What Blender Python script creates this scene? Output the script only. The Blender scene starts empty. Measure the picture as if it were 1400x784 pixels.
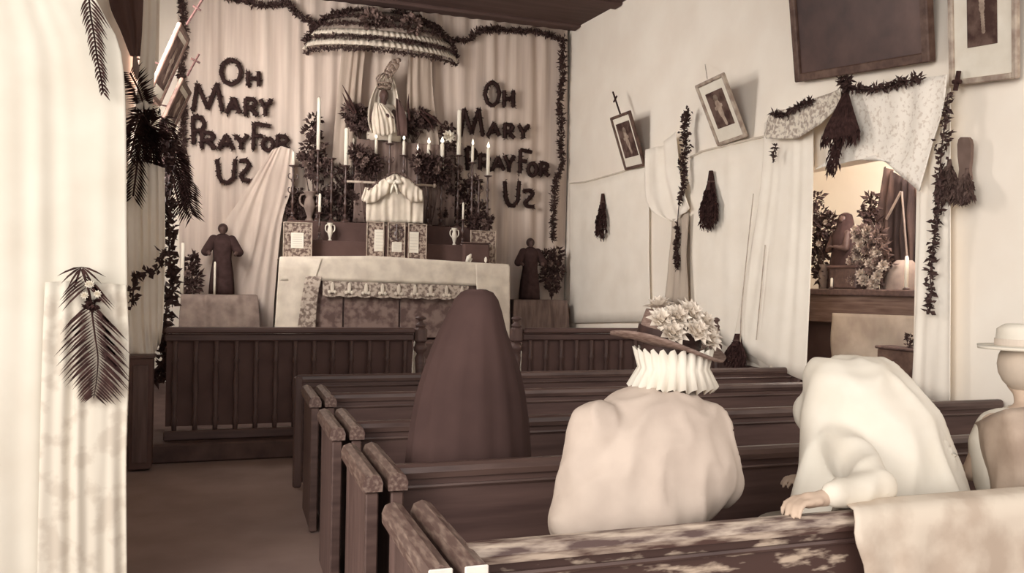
import bpy, math, random
from mathutils import Vector, Matrix, noise
random.seed(7)
S = bpy.context.scene
COL = S.collection
V = Vector
PI = math.pi

# ------------------------------------------------------------------ camera, world, light
EYE = 1.48
FPX = 1132.0
yaw = math.atan(386 / 1132.0)
roll = math.atan(71 / 3706.0)
FW = V((math.sin(yaw), math.cos(yaw), 0))
R0 = V((math.cos(yaw), -math.sin(yaw), 0))
U0 = V((0, 0, 1))
RT = R0 * math.cos(roll) + U0 * math.sin(roll)
UP = U0 * math.cos(roll) - R0 * math.sin(roll)
CAM = V((0, 0, EYE))
cd = bpy.data.cameras.new('camera')
cam = bpy.data.objects.new('camera', cd)
COL.objects.link(cam)
m = Matrix((RT, UP, -FW)).transposed().to_4x4()
m.translation = CAM
cam.matrix_world = m
cd.sensor_width = 36
cd.lens = 36 * FPX / 1400
cd.clip_start = 0.05
S.camera = cam

S.view_settings.view_transform = 'Standard'
S.view_settings.look = 'None'
S.view_settings.exposure = 0.0
S.view_settings.gamma = 1
w = bpy.data.worlds.new('world')
S.world = w
w.use_nodes = True
w.node_tree.nodes['Background'].inputs[0].default_value = (1.0, 0.95, 0.92, 1)
w.node_tree.nodes['Background'].inputs[1].default_value = 1.15


def area(name, loc, target, sx, sy, power, col=(1, .96, .93)):
    d = bpy.data.lights.new(name, 'AREA')
    d.shape = 'RECTANGLE'
    d.size = sx
    d.size_y = sy
    d.energy = power
    d.color = col
    o = bpy.data.objects.new(name, d)
    COL.objects.link(o)
    o.location = loc
    o.rotation_euler = (V(target) - V(loc)).to_track_quat('-Z', 'Y').to_euler()
    return o


area('doorway_daylight', (-0.3, -7.0, 3.4), (2.2, 6.5, 2.2), 5.0, 4.0, 120)
area('right_wall_fill_light', (-2.6, 0.6, 2.7), (4.7, 6.2, 2.2), 1.6, 2.0, 70)  # added fill lamp to brighten the right wall, no window behind it
area('sanctuary_window_light', (-0.80, 8.7, 3.4), (3.6, 10.4, 2.4), 1.7, 2.2, 300)
area('chapel_window_light', (5.45, 5.1, 3.25), (5.9, 6.3, 1.6), 0.8, 0.8, 60)
sd = bpy.data.lights.new('side_fill_sun', 'SUN')  # added broad sun through the open, unbuilt left side; no door there
sd.energy = 1.5
sd.angle = math.radians(35)
sd.color = (1, .97, .93)
so = bpy.data.objects.new('side_fill_sun', sd)
COL.objects.link(so)
so.rotation_euler = V((.86, .6, -.2)).to_track_quat('-Z', 'Y').to_euler()


# ------------------------------------------------------------------ pixel rays onto real planes
def ray(x, y):
    return FW + RT * ((x - 700) / FPX) + UP * ((392 - y) / FPX)


def pY(x, y, Y):
    d = ray(x, y)
    return CAM + d * (Y / d.y)


def pX(x, y, X):
    d = ray(x, y)
    return CAM + d * (X / d.x)


def pZ(x, y, Z):
    d = ray(x, y)
    return CAM + d * ((Z - EYE) / d.z)


def mpp(p):
    return (V(p) - CAM).dot(FW) / FPX      # metres per pixel at p


# ------------------------------------------------------------------ materials
def s2l(c):
    return tuple((v / 255 / 12.92) if v / 255 <= .04045 else ((v / 255 + .055) / 1.055) ** 2.4 for v in c)


MATS = {}


def mat(name, c1, c2=None, scale=8, rough=.8, spec=.25, stretch=(1, 1, 1), bump=0.0, kind='noise', contrast=(.35, .65), emit=0, detail=6):
    if name in MATS:
        return MATS[name]
    mt = bpy.data.materials.new(name)
    mt.use_nodes = True
    nt = mt.node_tree
    b = nt.nodes['Principled BSDF']
    c1 = s2l(c1)
    c2 = s2l(c2) if c2 else tuple(v * .82 for v in c1)
    tc = nt.nodes.new('ShaderNodeTexCoord')
    mp = nt.nodes.new('ShaderNodeMapping')
    mp.inputs['Scale'].default_value = stretch
    nt.links.new(tc.outputs['Object'], mp.inputs[0])
    if kind == 'noise':
        t = nt.nodes.new('ShaderNodeTexNoise')
        t.inputs['Scale'].default_value = scale
        t.inputs['Detail'].default_value = detail
        out = t.outputs['Fac']
    elif kind == 'voronoi':
        t = nt.nodes.new('ShaderNodeTexVoronoi')
        t.inputs['Scale'].default_value = scale
        out = t.outputs['Distance']
    else:
        t = nt.nodes.new('ShaderNodeTexWave')
        t.inputs['Scale'].default_value = scale
        t.inputs['Distortion'].default_value = 3
        out = t.outputs['Fac']
    nt.links.new(mp.outputs[0], t.inputs['Vector'])
    r = nt.nodes.new('ShaderNodeValToRGB')
    r.color_ramp.elements[0].position = contrast[0]
    r.color_ramp.elements[1].position = contrast[1]
    r.color_ramp.elements[0].color = (*c2, 1)
    r.color_ramp.elements[1].color = (*c1, 1)
    nt.links.new(out, r.inputs[0])
    nt.links.new(r.outputs[0], b.inputs['Base Color'])
    b.inputs['Roughness'].default_value = rough
    b.inputs['Specular IOR Level'].default_value = spec
    if bump:
        bp = nt.nodes.new('ShaderNodeBump')
        bp.inputs['Strength'].default_value = bump
        bp.inputs['Distance'].default_value = .01
        nt.links.new(out, bp.inputs['Height'])
        nt.links.new(bp.outputs[0], b.inputs['Normal'])
    if emit:
        b.inputs['Emission Color'].default_value = (*c1, 1)
        b.inputs['Emission Strength'].default_value = emit
    MATS[name] = mt
    return mt


M_WALL = mat('limewash', (252, 242, 227), (245, 233, 217), 1.6, bump=.15)
M_CLOTH = mat('white_cloth', (252, 242, 227), (245, 234, 218), 3, bump=.1)
M_BACK = mat('backdrop_cloth', (214, 196, 181), (196, 177, 163), 7, stretch=(2, 1, .08), bump=.1)
M_ALB = mat('altar_linen', (226, 213, 194), (204, 190, 173), 6, bump=.15)
M_LACE = mat('lace', (226, 215, 198), (172, 156, 142), 30, kind='noise', contrast=(.42, .56), detail=3)
M_LACE2 = mat('lace_coarse', (190, 174, 158), (126, 109, 99), 24, contrast=(.42, .56), detail=3)
M_BROC = mat('brocade', (136, 115, 106), (100, 80, 74), 9, contrast=(.42, .58), detail=4)
M_WOOD = mat('dark_wood', (100, 78, 72), (80, 61, 57), 6, .5, .3, stretch=(.3, 4, 4), bump=.06)
M_WOODX = mat('dark_wood_end', (106, 84, 78), (84, 65, 60), 6, .5, .3, stretch=(4, 4, .4), bump=.06)
M_CAP = mat('worn_cap', (146, 125, 112), (96, 74, 67), 22, .38, .5, stretch=(3, .6, 3), contrast=(.45, .7))
M_RAILW = mat('worn_rail', (196, 178, 160), (84, 62, 56), 16, .38, .5, stretch=(.5, 3, 3), contrast=(.4, .66))
M_SCR = mat('scuffed_board', (190, 170, 150), (74, 53, 47), 9, .5, .4, stretch=(.8, 2, 3), contrast=(.56, .66))
M_PALE = mat('pale_cap_face', (240, 232, 220), None, 10)
M_FLOOR = mat('floor', (162, 139, 129), (148, 126, 117), 2.5, .8, .2, bump=.2)
M_CEIL = mat('ceiling', (92, 72, 67), (80, 62, 57), 3, .8, .2, stretch=(.4, 3, 1))
M_LEAF = mat('dark_leaf', (80, 60, 55), (60, 43, 40), 20, .7, .2)
M_LETTER = mat('letter_leaf', (60, 43, 40), (46, 32, 30), 20, .8, .1)
M_LEAF2 = mat('grey_leaf', (104, 84, 76), (66, 47, 43), 20, .7, .2)
M_DRY = mat('dried_plant', (74, 52, 48), (50, 34, 32), 30, .9, .1)
M_DARK = mat('dark_cloth', (102, 80, 74), (90, 70, 65), 4, .9, .1)
M_VEIL = mat('black_veil', (80, 61, 57), (70, 53, 50), 4, .95, .1)
M_DRESS = mat('dark_dress', (76, 57, 54), (60, 44, 42), 12, .9, .1)
M_FLOW = mat('pale_petal', (206, 190, 174), (150, 130, 118), 30)
M_FLOW3 = mat('dark_rose', (104, 82, 76), (62, 44, 41), 30)
M_FLOW2 = mat('rose_petal', (140, 118, 108), (92, 70, 64), 30)
M_WAX = mat('wax', (244, 236, 220), (238, 228, 208), 4, .5)
M_FLAME = mat('flame', (255, 246, 226), (255, 246, 226), 1, emit=1.6)
M_BRASS = mat('dark_brass', (96, 74, 66), (62, 43, 39), 20, .35, .6)
M_GOLD = mat('gilt', (160, 140, 124), (100, 78, 68), 40, .4, .5)
M_CARD = mat('card_ornament', (176, 158, 142), (102, 82, 74), 26, contrast=(.44, .56), detail=3)
M_FRAMEL = mat('light_frame', (196, 180, 162), (150, 130, 116), 12, .5)
M_FRAMED = mat('dark_frame', (112, 88, 76), (80, 58, 50), 12, .5)
M_PAPER = mat('paper', (240, 232, 216), (230, 220, 202), 6)
M_PRINT = mat('print_dark', (110, 88, 78), (72, 50, 44), 9, contrast=(.4, .6))
M_PAINT = mat('old_painting', (104, 78, 70), (62, 43, 40), 2.2, .45, .4, contrast=(.35, .7))
M_FIG = mat('print_figure', (186, 166, 148), (140, 120, 106), 14)
M_SKIN = mat('skin', (206, 182, 160), (190, 166, 146), 6, .6)
M_SKIND = mat('statue_skin', (98, 76, 69), (80, 60, 55), 12, .5)
M_HAIR = mat('hair', (70, 50, 44), (50, 34, 30), 20, .6)
M_BLOUSE = mat('blouse', (200, 183, 168), (184, 167, 153), 6, bump=.1)
M_WHITE = mat('white_dress', (226, 218, 203), (218, 208, 191), 5, bump=.1)
M_STRAW = mat('straw', (142, 120, 108), (108, 86, 76), 40, .8, stretch=(1, 1, 5))
M_TAN = mat('tan_shawl', (184, 164, 146), (150, 130, 114), 5)
M_GREYCL = mat('grey_cloth', (150, 132, 120), (124, 106, 97), 8)
M_MIDCL = mat('mid_cloth', (142, 121, 111), (116, 96, 88), 8, stretch=(3, 3, .5))
M_STONE = mat('step_board', (98, 77, 70), (80, 61, 56), 6, .7)


# ------------------------------------------------------------------ mesh builder
class MB:
    def __init__(s):
        s.v = []
        s.f = []

    def add(s, vs, fs):
        n = len(s.v)
        s.v += [V(p) for p in vs]
        s.f += [tuple(i + n for i in f) for f in fs]
        return s

    def box(s, c, d, rz=0, bev=0.0, R=None):
        hx, hy, hz = d[0] / 2, d[1] / 2, d[2] / 2
        b = min(bev, hx * .9, hy * .9, hz * .9)
        M = R or Matrix.Rotation(rz, 3, 'Z')
        c = V(c)
        if b <= 0:
            vs = [V((x, y, z)) for z in (-hz, hz) for x, y in ((-hx, -hy), (hx, -hy), (hx, hy), (-hx, hy))]
            fs = [(3, 2, 1, 0), (4, 5, 6, 7)] + [(i, (i + 1) % 4, 4 + (i + 1) % 4, 4 + i) for i in range(4)]
        else:
            vs = []
            for z, k in ((-hz, b), (-hz + b, 0), (hz - b, 0), (hz, b)):
                X, Y = hx - k, hy - k
                q = b if k == 0 else b * .5
                vs += [V(p + (z,)) for p in ((-X + q, -Y), (X - q, -Y), (X, -Y + q), (X, Y - q), (X - q, Y), (-X + q, Y), (-X, Y - q), (-X, -Y + q))]
            fs = [tuple(range(7, -1, -1)), tuple(range(24, 32))]
            for k in range(3):
                fs += [(k * 8 + i, k * 8 + (i + 1) % 8, k * 8 + 8 + (i + 1) % 8, k * 8 + 8 + i) for i in range(8)]
        return s.add([M @ p + c for p in vs], fs)

    def tube(s, pts, rad, seg=8, cap=True, flat=None):
        pts = [V(p) for p in pts]
        n = len(pts)
        if not hasattr(rad, '__len__'):
            rad = [rad] * n
        vs, fs = [], []
        ref = None
        for i, p in enumerate(pts):
            t = (pts[min(i + 1, n - 1)] - pts[max(i - 1, 0)])
            t = t.normalized() if t.length > 1e-9 else V((0, 0, 1))
            if ref is None:
                a = V((0, 0, 1)) if abs(t.z) < .9 else V((1, 0, 0))
                ref = t.cross(a).normalized()
            u = (ref - t * ref.dot(t))
            u = u.normalized() if u.length > 1e-6 else t.orthogonal().normalized()
            ref = u
            w_ = t.cross(u)
            for k in range(seg):
                a = 2 * PI * k / seg
                vs.append(p + (u * math.cos(a) + w_ * math.sin(a)) * rad[i])
        for i in range(n - 1):
            for k in range(seg):
                fs.append((i * seg + k, i * seg + (k + 1) % seg, (i + 1) * seg + (k + 1) % seg, (i + 1) * seg + k))
        if cap:
            fs.append(tuple(range(seg - 1, -1, -1)))
            fs.append(tuple((n - 1) * seg + k for k in range(seg)))
        return s.add(vs, fs)

    def lathe(s, prof, at=(0, 0, 0), seg=14, axis=V((0, 0, 1)), sx=1, sy=1):
        at = V(at)
        q = V((0, 0, 1)).rotation_difference(axis.normalized()).to_matrix()
        vs, fs = [], []
        for r, z in prof:
            for k in range(seg):
                a = 2 * PI * k / seg
                vs.append(at + q @ V((r * math.cos(a) * sx, r * math.sin(a) * sy, z)))
        n = len(prof)
        for i in range(n - 1):
            for k in range(seg):
                fs.append((i * seg + k, i * seg + (k + 1) % seg, (i + 1) * seg + (k + 1) % seg, (i + 1) * seg + k))
        fs.append(tuple(range(seg - 1, -1, -1)))
        fs.append(tuple((n - 1) * seg + k for k in range(seg)))
        return s.add(vs, fs)

    def ell(s, c, r, seg=14, rings=9, R=None):
        c = V(c)
        r = r if hasattr(r, '__len__') else (r, r, r)
        vs, fs = [], []
        for i in range(rings + 1):
            th = PI * i / rings
            th = min(max(th, .02), PI - .02)
            for k in range(seg):
                a = 2 * PI * k / seg
                p = V((r[0] * math.sin(th) * math.cos(a), r[1] * math.sin(th) * math.sin(a), -r[2] * math.cos(th)))
                vs.append(c + (R @ p if R else p))
        for i in range(rings):
            for k in range(seg):
                fs.append((i * seg + k, i * seg + (k + 1) % seg, (i + 1) * seg + (k + 1) % seg, (i + 1) * seg + k))
        fs.append(tuple(range(seg - 1, -1, -1)))
        fs.append(tuple(rings * seg + k for k in range(seg)))
        return s.add(vs, fs)

    def cap2(s, a, ra, b, rb, seg=12):
        a, b = V(a), V(b)
        n = 6
        pts, rr = [], []
        d = (b - a).normalized()
        for i in range(n + 1):
            t = PI / 2 * i / n
            pts.append(a - d * ra * math.cos(t))
            rr.append(max(ra * math.sin(t), ra * .05))
        for i in range(n + 1):
            t = PI / 2 * i / n
            pts.append(b + d * rb * math.sin(t))
            rr.append(max(rb * math.cos(t), rb * .05))
        return s.tube(pts, rr, seg)

    def leaf(s, p, d, L, W, nrm=None, bend=.15):
        p, d = V(p), V(d).normalized()
        nrm = V(nrm) if nrm is not None else V((random.gauss(0, 1), random.gauss(0, 1), random.gauss(0, 1)))
        sd = d.cross(nrm)
        if sd.length < 1e-4:
            sd = d.orthogonal()
        sd.normalize()
        up = sd.cross(d)
        m_ = p + d * L * .45 + up * L * bend
        return s.add([p, m_ + sd * W / 2, p + d * L, m_ - sd * W / 2], [(0, 1, 2), (0, 2, 3)])

    def clump(s, p, r, n, L, W, up=0.0):
        for _ in range(n):
            d = rnd_dir()
            d.z += up
            s.leaf(V(p) + rnd_dir() * r * random.random() ** .5, d, L * random.uniform(.6, 1.2), W * random.uniform(.7, 1.2))
        return s

    def build(s, name, m_, parent=None, smooth=False, origin=None, solid=0.0):
        me = bpy.data.meshes.new(name)
        o = bpy.data.objects.new(name, me)
        COL.objects.link(o)
        off = V((0, 0, 0))
        if parent is not None:
            o.parent = parent
            pp = parent
            while pp is not None:
                off += pp.location
                pp = pp.parent
        elif origin is not None:
            o.location = origin
            off = V(origin)
        me.from_pydata([p - off for p in s.v], [], s.f)
        me.materials.append(m_)
        if smooth:
            me.polygons.foreach_set('use_smooth', [True] * len(me.polygons))
        if solid:
            md = o.modifiers.new('thickness', 'SOLIDIFY')
            md.thickness = solid
        me.update()
        return o


def rnd_dir():
    while True:
        d = V((random.uniform(-1, 1), random.uniform(-1, 1), random.uniform(-1, 1)))
        if .05 < d.length < 1:
            return d.normalized()


def tag(o, label, cat, group=None):
    o['label'] = label
    o['category'] = cat
    if group:
        o['group'] = group
    return o


def thing(name, label, cat, loc=(0, 0, 0), group=None):
    o = bpy.data.objects.new(name, None)
    o.empty_display_size = .1
    COL.objects.link(o)
    o.location = loc
    return tag(o, label, cat, group)


def struct(name, mb, m_, **k):
    o = mb.build(name, m_, **k)
    o['kind'] = 'structure'
    return o


def resample(pts, n):
    pts = [V(p) for p in pts]
    L = [0]
    for a, b in zip(pts, pts[1:]):
        L.append(L[-1] + (b - a).length)
    out = []
    for i in range(n):
        t = L[-1] * i / (n - 1)
        k = 0
        while k < len(L) - 2 and L[k + 1] < t:
            k += 1
        u = (t - L[k]) / max(L[k + 1] - L[k], 1e-9)
        out.append(pts[k].lerp(pts[k + 1], min(max(u, 0), 1)))
    return out


def catmull(pts, n):
    pts = [V(p) for p in pts]
    if len(pts) < 3:
        return resample(pts, n)
    P = [pts[0] * 2 - pts[1]] + pts + [pts[-1] * 2 - pts[-2]]
    out = []
    for i in range(1, len(P) - 2):
        for k in range(8):
            t = k / 8
            a, b, c, d = P[i - 1], P[i], P[i + 1], P[i + 2]
            out.append(.5 * ((2 * b) + (c - a) * t + (2 * a - 5 * b + 4 * c - d) * t * t + (3 * b - a - 3 * c + d) * t ** 3))
    out.append(pts[-1])
    return resample(out, n)


def cloth_mb(rows, nrm, nu=60, nv=None, amp=.02, folds=8, seed=0, ramp=(1, 1), wob=.5):
    """rows: polylines top to bottom; folds run down the cloth"""
    R = [resample(r, nu) for r in rows]
    nv = nv or max(2, len(rows) * 4)
    cols = [catmull([r[i] for r in R], nv) for i in range(nu)]
    nrm = V(nrm).normalized()
    mb = MB()
    vs = []
    for j in range(nv):
        tv = j / (nv - 1)
        a = amp * (ramp[0] + (ramp[1] - ramp[0]) * tv)
        for i in range(nu):
            u = i / (nu - 1)
            ph = u * folds * 2 * PI + wob * 3 * noise.noise(V((u * folds * .7, tv * 1.3, seed)))
            h = math.sin(ph) * (.6 + .4 * math.sin(u * folds * 2.3 + seed)) + 1.2 * noise.noise(V((u * folds * 1.5, tv * 2.5, seed + 5)))
            vs.append(cols[i][j] + nrm * (a * (h + 1)))
    fs = [(j * nu + i, (j + 1) * nu + i, (j + 1) * nu + i + 1, j * nu + i + 1) for j in range(nv - 1) for i in range(nu - 1)]
    mb.add(vs, fs)
    return mb


def garland_mb(pts, width, dens, L, W, n=None, irregular=.5, hang=0.0):
    mb = MB()
    P = catmull(pts, n or 40)
    tot = sum((b - a).length for a, b in zip(P, P[1:]))
    mb.tube(P, .006, 4)
    for _ in range(int(tot * dens)):
        t = random.random() * (len(P) - 1.001)
        k = int(t)
        p = P[k].lerp(P[k + 1], t - k)
        ww = width * (1 + irregular * 1.6 * noise.noise(p * 3.1))
        if ww <= 0:
            continue
        d = rnd_dir()
        d.z -= hang
        mb.leaf(p + rnd_dir() * ww * random.random(), d, L * random.uniform(.6, 1.3), W * random.uniform(.7, 1.2))
    return mb


# ------------------------------------------------------------------ room shell
XR = 4.76
XL = -0.66
XL2 = -0.92
YA = 11.62


def zc(Y):
    return 5.36 - (YA - Y) * .075


mb = MB().add([(-5, -3, 0), (8, -3, 0), (8, YA + .4, 0), (-5, YA + .4, 0), (-5, -3, -.1), (8, -3, -.1), (8, YA + .4, -.1), (-5, YA + .4, -.1)],
              [(0, 1, 2, 3), (7, 6, 5, 4), (0, 4, 5, 1), (1, 5, 6, 2), (2, 6, 7, 3), (3, 7, 4, 0)])
struct('floor', mb, M_FLOOR)
mb = MB().add([(-4.5, 1.5, zc(1.5)), (XR + .25, 1.5, zc(1.5)), (XR + .25, YA + .3, zc(YA)), (-4.5, YA + .3, zc(YA)),
               (-4.5, 1.5, zc(1.5) + .15), (XR + .25, 1.5, zc(1.5) + .15), (XR + .25, YA + .3, zc(YA) + .15), (-4.5, YA + .3, zc(YA) + .15)],
              [(3, 2, 1, 0), (4, 5, 6, 7), (0, 1, 5, 4), (1, 2, 6, 5), (2, 3, 7, 6), (3, 0, 4, 7)])
ceil = struct('ceiling', mb, M_CEIL)
mb = MB()
for k in range(7):                       # ceiling beams under the boards
    Y = YA - .45 - k * 1.35
    mb = MB().box(((XL2 + XR) / 2, Y, zc(Y) - .02), (XR - XL2, .2, .1), bev=.02)
    mb.build('ceiling_beam', M_CEIL, ceil)
struct('wall_front', MB().box(((XL2 + XR) / 2, YA + .1, 2.7), (XR - XL2 + .6, .2, 5.6)), M_WALL)
# left wall near, its end, and the recessed length behind
YL = 4.1
XLE = pY(112, 0, YL).x
struct('wall_left', MB().box(((-4.4 + XLE) / 2, YL + .1, 2.38), (4.4 + XLE, .2, 4.76)), M_WALL)
struct('wall_left_recess', MB().box((XL2 - .1, 8.0, 2.7), (.2, 7.4, 5.6)), M_WALL)
# right wall with the opening of the side chapel
NY0, NY1, NZ0, NZ1 = 4.80, 6.6, 0.0, 2.56
WT = .22
mb = MB()
mb.box((XR + WT / 2, (NY1 + YA + .2) / 2, 2.7), (WT, YA + .2 - NY1, 5.6))
mb.box((XR + WT / 2, (1.2 + NY0) / 2, 2.7), (WT, NY0 - 1.2, 5.6))
mb.box((XR + WT / 2, (NY0 + NY1) / 2, (NZ1 + 5.5) / 2), (WT, NY1 - NY0, 5.5 - NZ1))
struct('wall_right', mb, M_WALL)
# side chapel room behind the opening
CX0, CX1, CY0, CY1, CZ = XR + WT, 6.35, 4.4, 8.3, 3.5
struct('wall_chapel_back', MB().box((CX1 + .06, (CY0 + CY1) / 2, CZ / 2), (.12, CY1 - CY0 + .3, CZ)), M_WALL)
struct('wall_chapel_far', MB().box(((CX0 + CX1) / 2, CY1 + .06, CZ / 2), (CX1 - CX0, .12, CZ)), M_WALL)
struct('wall_chapel_near', MB().box(((CX0 + CX1) / 2, CY0 - .06, CZ / 2), (CX1 - CX0, .12, CZ)), M_WALL)
struct('ceiling_chapel', MB().box(((CX0 + CX1) / 2, (CY0 + CY1) / 2, CZ + .06), (CX1 - CX0 + .2, CY1 - CY0 + .3, .12)), M_WALL)
# dark dado boards low on the right wall
tr = struct('baseboard_right', MB().box((XR - .015, 6.8, .38), (.03, 1.5, .76), bev=.01), M_WOODX)
# sanctuary platform and altar steps
struct('floor_sanctuary', MB().box(((XL2 + XR) / 2, (7.18 + YA) / 2, .08), (XR - XL2, YA - 7.18, .155), bev=.015), M_STONE)
struct('floor_altar_step', MB().box((2.16, 10.7, .36), (4.0, 1.85, .42), bev=.015), M_STONE)
struct('floor_altar_platform', MB().box((2.16, 10.8, .66), (3.6, 1.6, .22), bev=.015), M_STONE)

# ------------------------------------------------------------------ altar wall hangings
YB = 11.5
def row(y0, xs, ys, Y=YB):
    return [pY(x, y, Y) for x, y in zip(xs, ys)]
rows = [row(0, (243, 775), (-24, 42)), row(0, (243, 775), (120, 170)), row(0, (245, 772), (300, 330)), row(0, (248, 768), (470, 470))]
o = cloth_mb(rows, (0, -1, 0), 300, 26, .022, 26, 3).build('backdrop_curtain', M_BACK, origin=(2, YB, .2), smooth=True)
tag(o, 'large pale pleated curtain hanging across the wall behind the altar', 'curtain')
rows = [[pY(x, y, 11.33) for x, y in r] for r in (
    [(468, 60), (480, 58), (500, 60)], [(462, 120), (478, 120), (494, 120)], [(455, 200), (474, 200), (490, 200)], [(450, 300), (470, 300), (488, 300)])]
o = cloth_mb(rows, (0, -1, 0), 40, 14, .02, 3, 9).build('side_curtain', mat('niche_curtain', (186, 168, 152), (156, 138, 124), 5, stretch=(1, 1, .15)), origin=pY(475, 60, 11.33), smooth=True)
tag(o, 'narrow darker curtain length falling left of the crowned statue', 'curtain', 'curtain lengths beside the statue')
rows = [[pY(x, y, 11.33) for x, y in r] for r in (
    [(558, 68), (575, 70), (590, 74)], [(556, 130), (574, 130), (592, 130)], [(556, 200), (576, 200), (600, 200)], [(556, 300), (580, 300), (606, 300)])]
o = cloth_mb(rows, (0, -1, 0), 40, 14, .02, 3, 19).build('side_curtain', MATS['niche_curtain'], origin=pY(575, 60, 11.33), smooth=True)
tag(o, 'narrow darker curtain length falling right of the crowned statue', 'curtain', 'curtain lengths beside the statue')
rows = [[pY(x, y, 11.2) for x, y in r] for r in (
    [(372, 205), (385, 200), (400, 205)], [(330, 270), (365, 262), (398, 258)], [(290, 330), (345, 345), (386, 300)], [(262, 400), (330, 430), (376, 395)], [(255, 470), (320, 475), (372, 470)])]
o = cloth_mb(rows, (0, -1, 0), 80, 24, .02, 5, 29, ramp=(.4, 1.2)).build('gathered_drape', mat('drape_l', (214, 196, 181), (190, 171, 157), 5, stretch=(1, 1, .2)), origin=pY(330, 400, 11.2), smooth=True)
tag(o, 'gathered pale drape swept down behind the left statuette towards the altar', 'drape')

# top and side garlands of evergreen
def garland(name, label, pts, width, dens, L=.07, W=.03, m_=None, group=None, n=40, irregular=.5, hang=0, cat='garland'):
    o = garland_mb(pts, width, dens, L, W, n, irregular, hang).build(name, m_ or M_LEAF, origin=pts[0])
    return tag(o, label, cat, group)
YG = 11.38
G = 'evergreen garlands round the backdrop'
garland('evergreen_garland', 'evergreen garland swagged along the ceiling left of the canopy', [pY(x, y, YG) for x, y in ((300, -8), (330, 0), (350, 6), (372, 7), (392, 4), (402, 14), (416, 26), (432, 32), (442, 34))], .03, 360, group=G)
garland('evergreen_garland', 'evergreen garland swagged along the ceiling right of the canopy', [pY(x, y, YG) for x, y in ((600, 40), (608, 54), (625, 55), (640, 54), (652, 44), (668, 40), (700, 42), (735, 44), (768, 53))], .028, 360, group=G)
garland('evergreen_garland', 'long evergreen garland hanging down the right edge of the backdrop', [pY(x, y, YG) for x, y in ((771, 52), (768, 80), (769, 110), (765, 140), (768, 170), (766, 200), (768, 225), (760, 250), (757, 280), (756, 305), (756, 328))], .036, 400, group=G, irregular=.9, n=60)
garland('evergreen_garland', 'thick evergreen garland hanging down the left edge of the backdrop', [pY(x, y, YG) for x, y in ((245, -20), (250, 20), (252, 60), (248, 95), (250, 140), (251, 180), (253, 230), (254, 280))], .032, 380, group=G, irregular=.5, n=60)

# ------------------------------------------------------------------ evergreen letters
STROKES = {
    'O': [[(.5, 1), (.15, .85), (0, .5), (.15, .15), (.5, 0), (.85, .15), (1, .5), (.85, .85), (.5, 1)]],
    'H': [[(.08, 1), (.08, 0)], [(.92, 1), (.92, 0)], [(.08, .5), (.92, .5)]],
    'M': [[(0, 0), (.15, 1)], [(.15, 1), (.5, .1)], [(.5, .1), (.82, 1)], [(.82, 1), (1, 0)]],
    'A': [[(0, 0), (.5, 1)], [(.5, 1), (1, 0)], [(.2, .35), (.8, .35)]],
    'R': [[(.1, 0), (.1, 1)], [(.1, 1), (.7, .95), (.9, .75), (.7, .52), (.1, .45)], [(.4, .48), (1, 0)]],
    'Y': [[(0, 1), (.45, .45)], [(1, 1), (.45, .45)], [(.45, .45), (.45, 0)]],
    'P': [[(.15, 0), (.1, 1)], [(.1, 1), (.8, .92), (1, .72), (.8, .5), (.12, .45)]],
    'F': [[(.05, 0), (.1, 1)], [(.1, 1), (1, .9)], [(.08, .52), (.6, .5)]],
    'U': [[(0, 1), (.08, .3), (.25, .05), (.55, 0), (.85, .2), (.95, 1)]],
    'S': [[(.05, .95), (.6, 1), (.95, .8), (.6, .5), (.15, .25), (.35, .02), (1, .0)]],
}
LT = [('O', 302, 330, 81, 116), ('H', 338, 355, 98, 117), ('M', 264, 304, 115, 152), ('A', 310, 328, 134, 155), ('R', 334, 352, 135, 158), ('Y', 356, 371, 136, 158),
      ('P', 262, 280, 159, 197), ('R', 274, 295, 181, 203), ('A', 299, 319, 185, 204), ('Y', 322, 339, 185, 204), ('F', 345, 369, 169, 204), ('O', 359, 374, 189, 206), ('R', 378, 395, 186, 206),
      ('U', 297, 323, 218, 250), ('S', 327, 342, 219, 247)]
RTL = [('O', 663, 683, 112, 145), ('H', 688, 703, 124, 146), ('M', 630, 660, 149, 186), ('A', 667, 683, 169, 186), ('R', 689, 703, 170, 189), ('Y', 709, 723, 171, 189),
       ('P', 637, 651, 202, 233), ('R', 655, 670, 212, 232), ('A', 673, 689, 215, 233), ('Y', 690, 703, 213, 235), ('F', 710, 727, 205, 237), ('O', 722, 734, 223, 241), ('R', 738, 750, 223, 241),
       ('U', 690, 711, 248, 282), ('S', 715, 730, 260, 283)]
WORDS = ['word Oh', 'word Oh', 'word Mary', 'word Mary', 'word Mary', 'word Mary', 'word Pray', 'word Pray', 'word Pray', 'word Pray', 'word For', 'word For', 'word For', 'last word Us', 'last word Us']
for side, tbl in (('left', LT), ('right', RTL)):
    for (ch, x0, x1, y0, y1), wd in zip(tbl, WORDS):
        mb = MB()
        Y = 11.4
        for st in STROKES[ch]:
            P = resample([pY(x0 + (x1 - x0) * a, y1 + (y0 - y1) * b, Y) for a, b in st], max(6, 4 * len(st)))
            mb.tube(P, .03, 6)
            tot = sum((b - a).length for a, b in zip(P, P[1:]))
            for _ in range(int(tot * 260) + 8):
                t = random.random() * (len(P) - 1.001)
                k = int(t)
                p = P[k].lerp(P[k + 1], t - k)
                mb.leaf(p + rnd_dir() * .012, rnd_dir(), random.uniform(.035, .06), .02)
        nm = 'reversed S' if ch == 'S' else ch
        o = mb.build('evergreen_letter', M_LETTER, origin=pY((x0 + x1) / 2, y1, Y))
        tag(o, f'evergreen letter {nm} in the {wd} of the {side} prayer', 'letter', f'evergreen letters of the {side} prayer')

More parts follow.
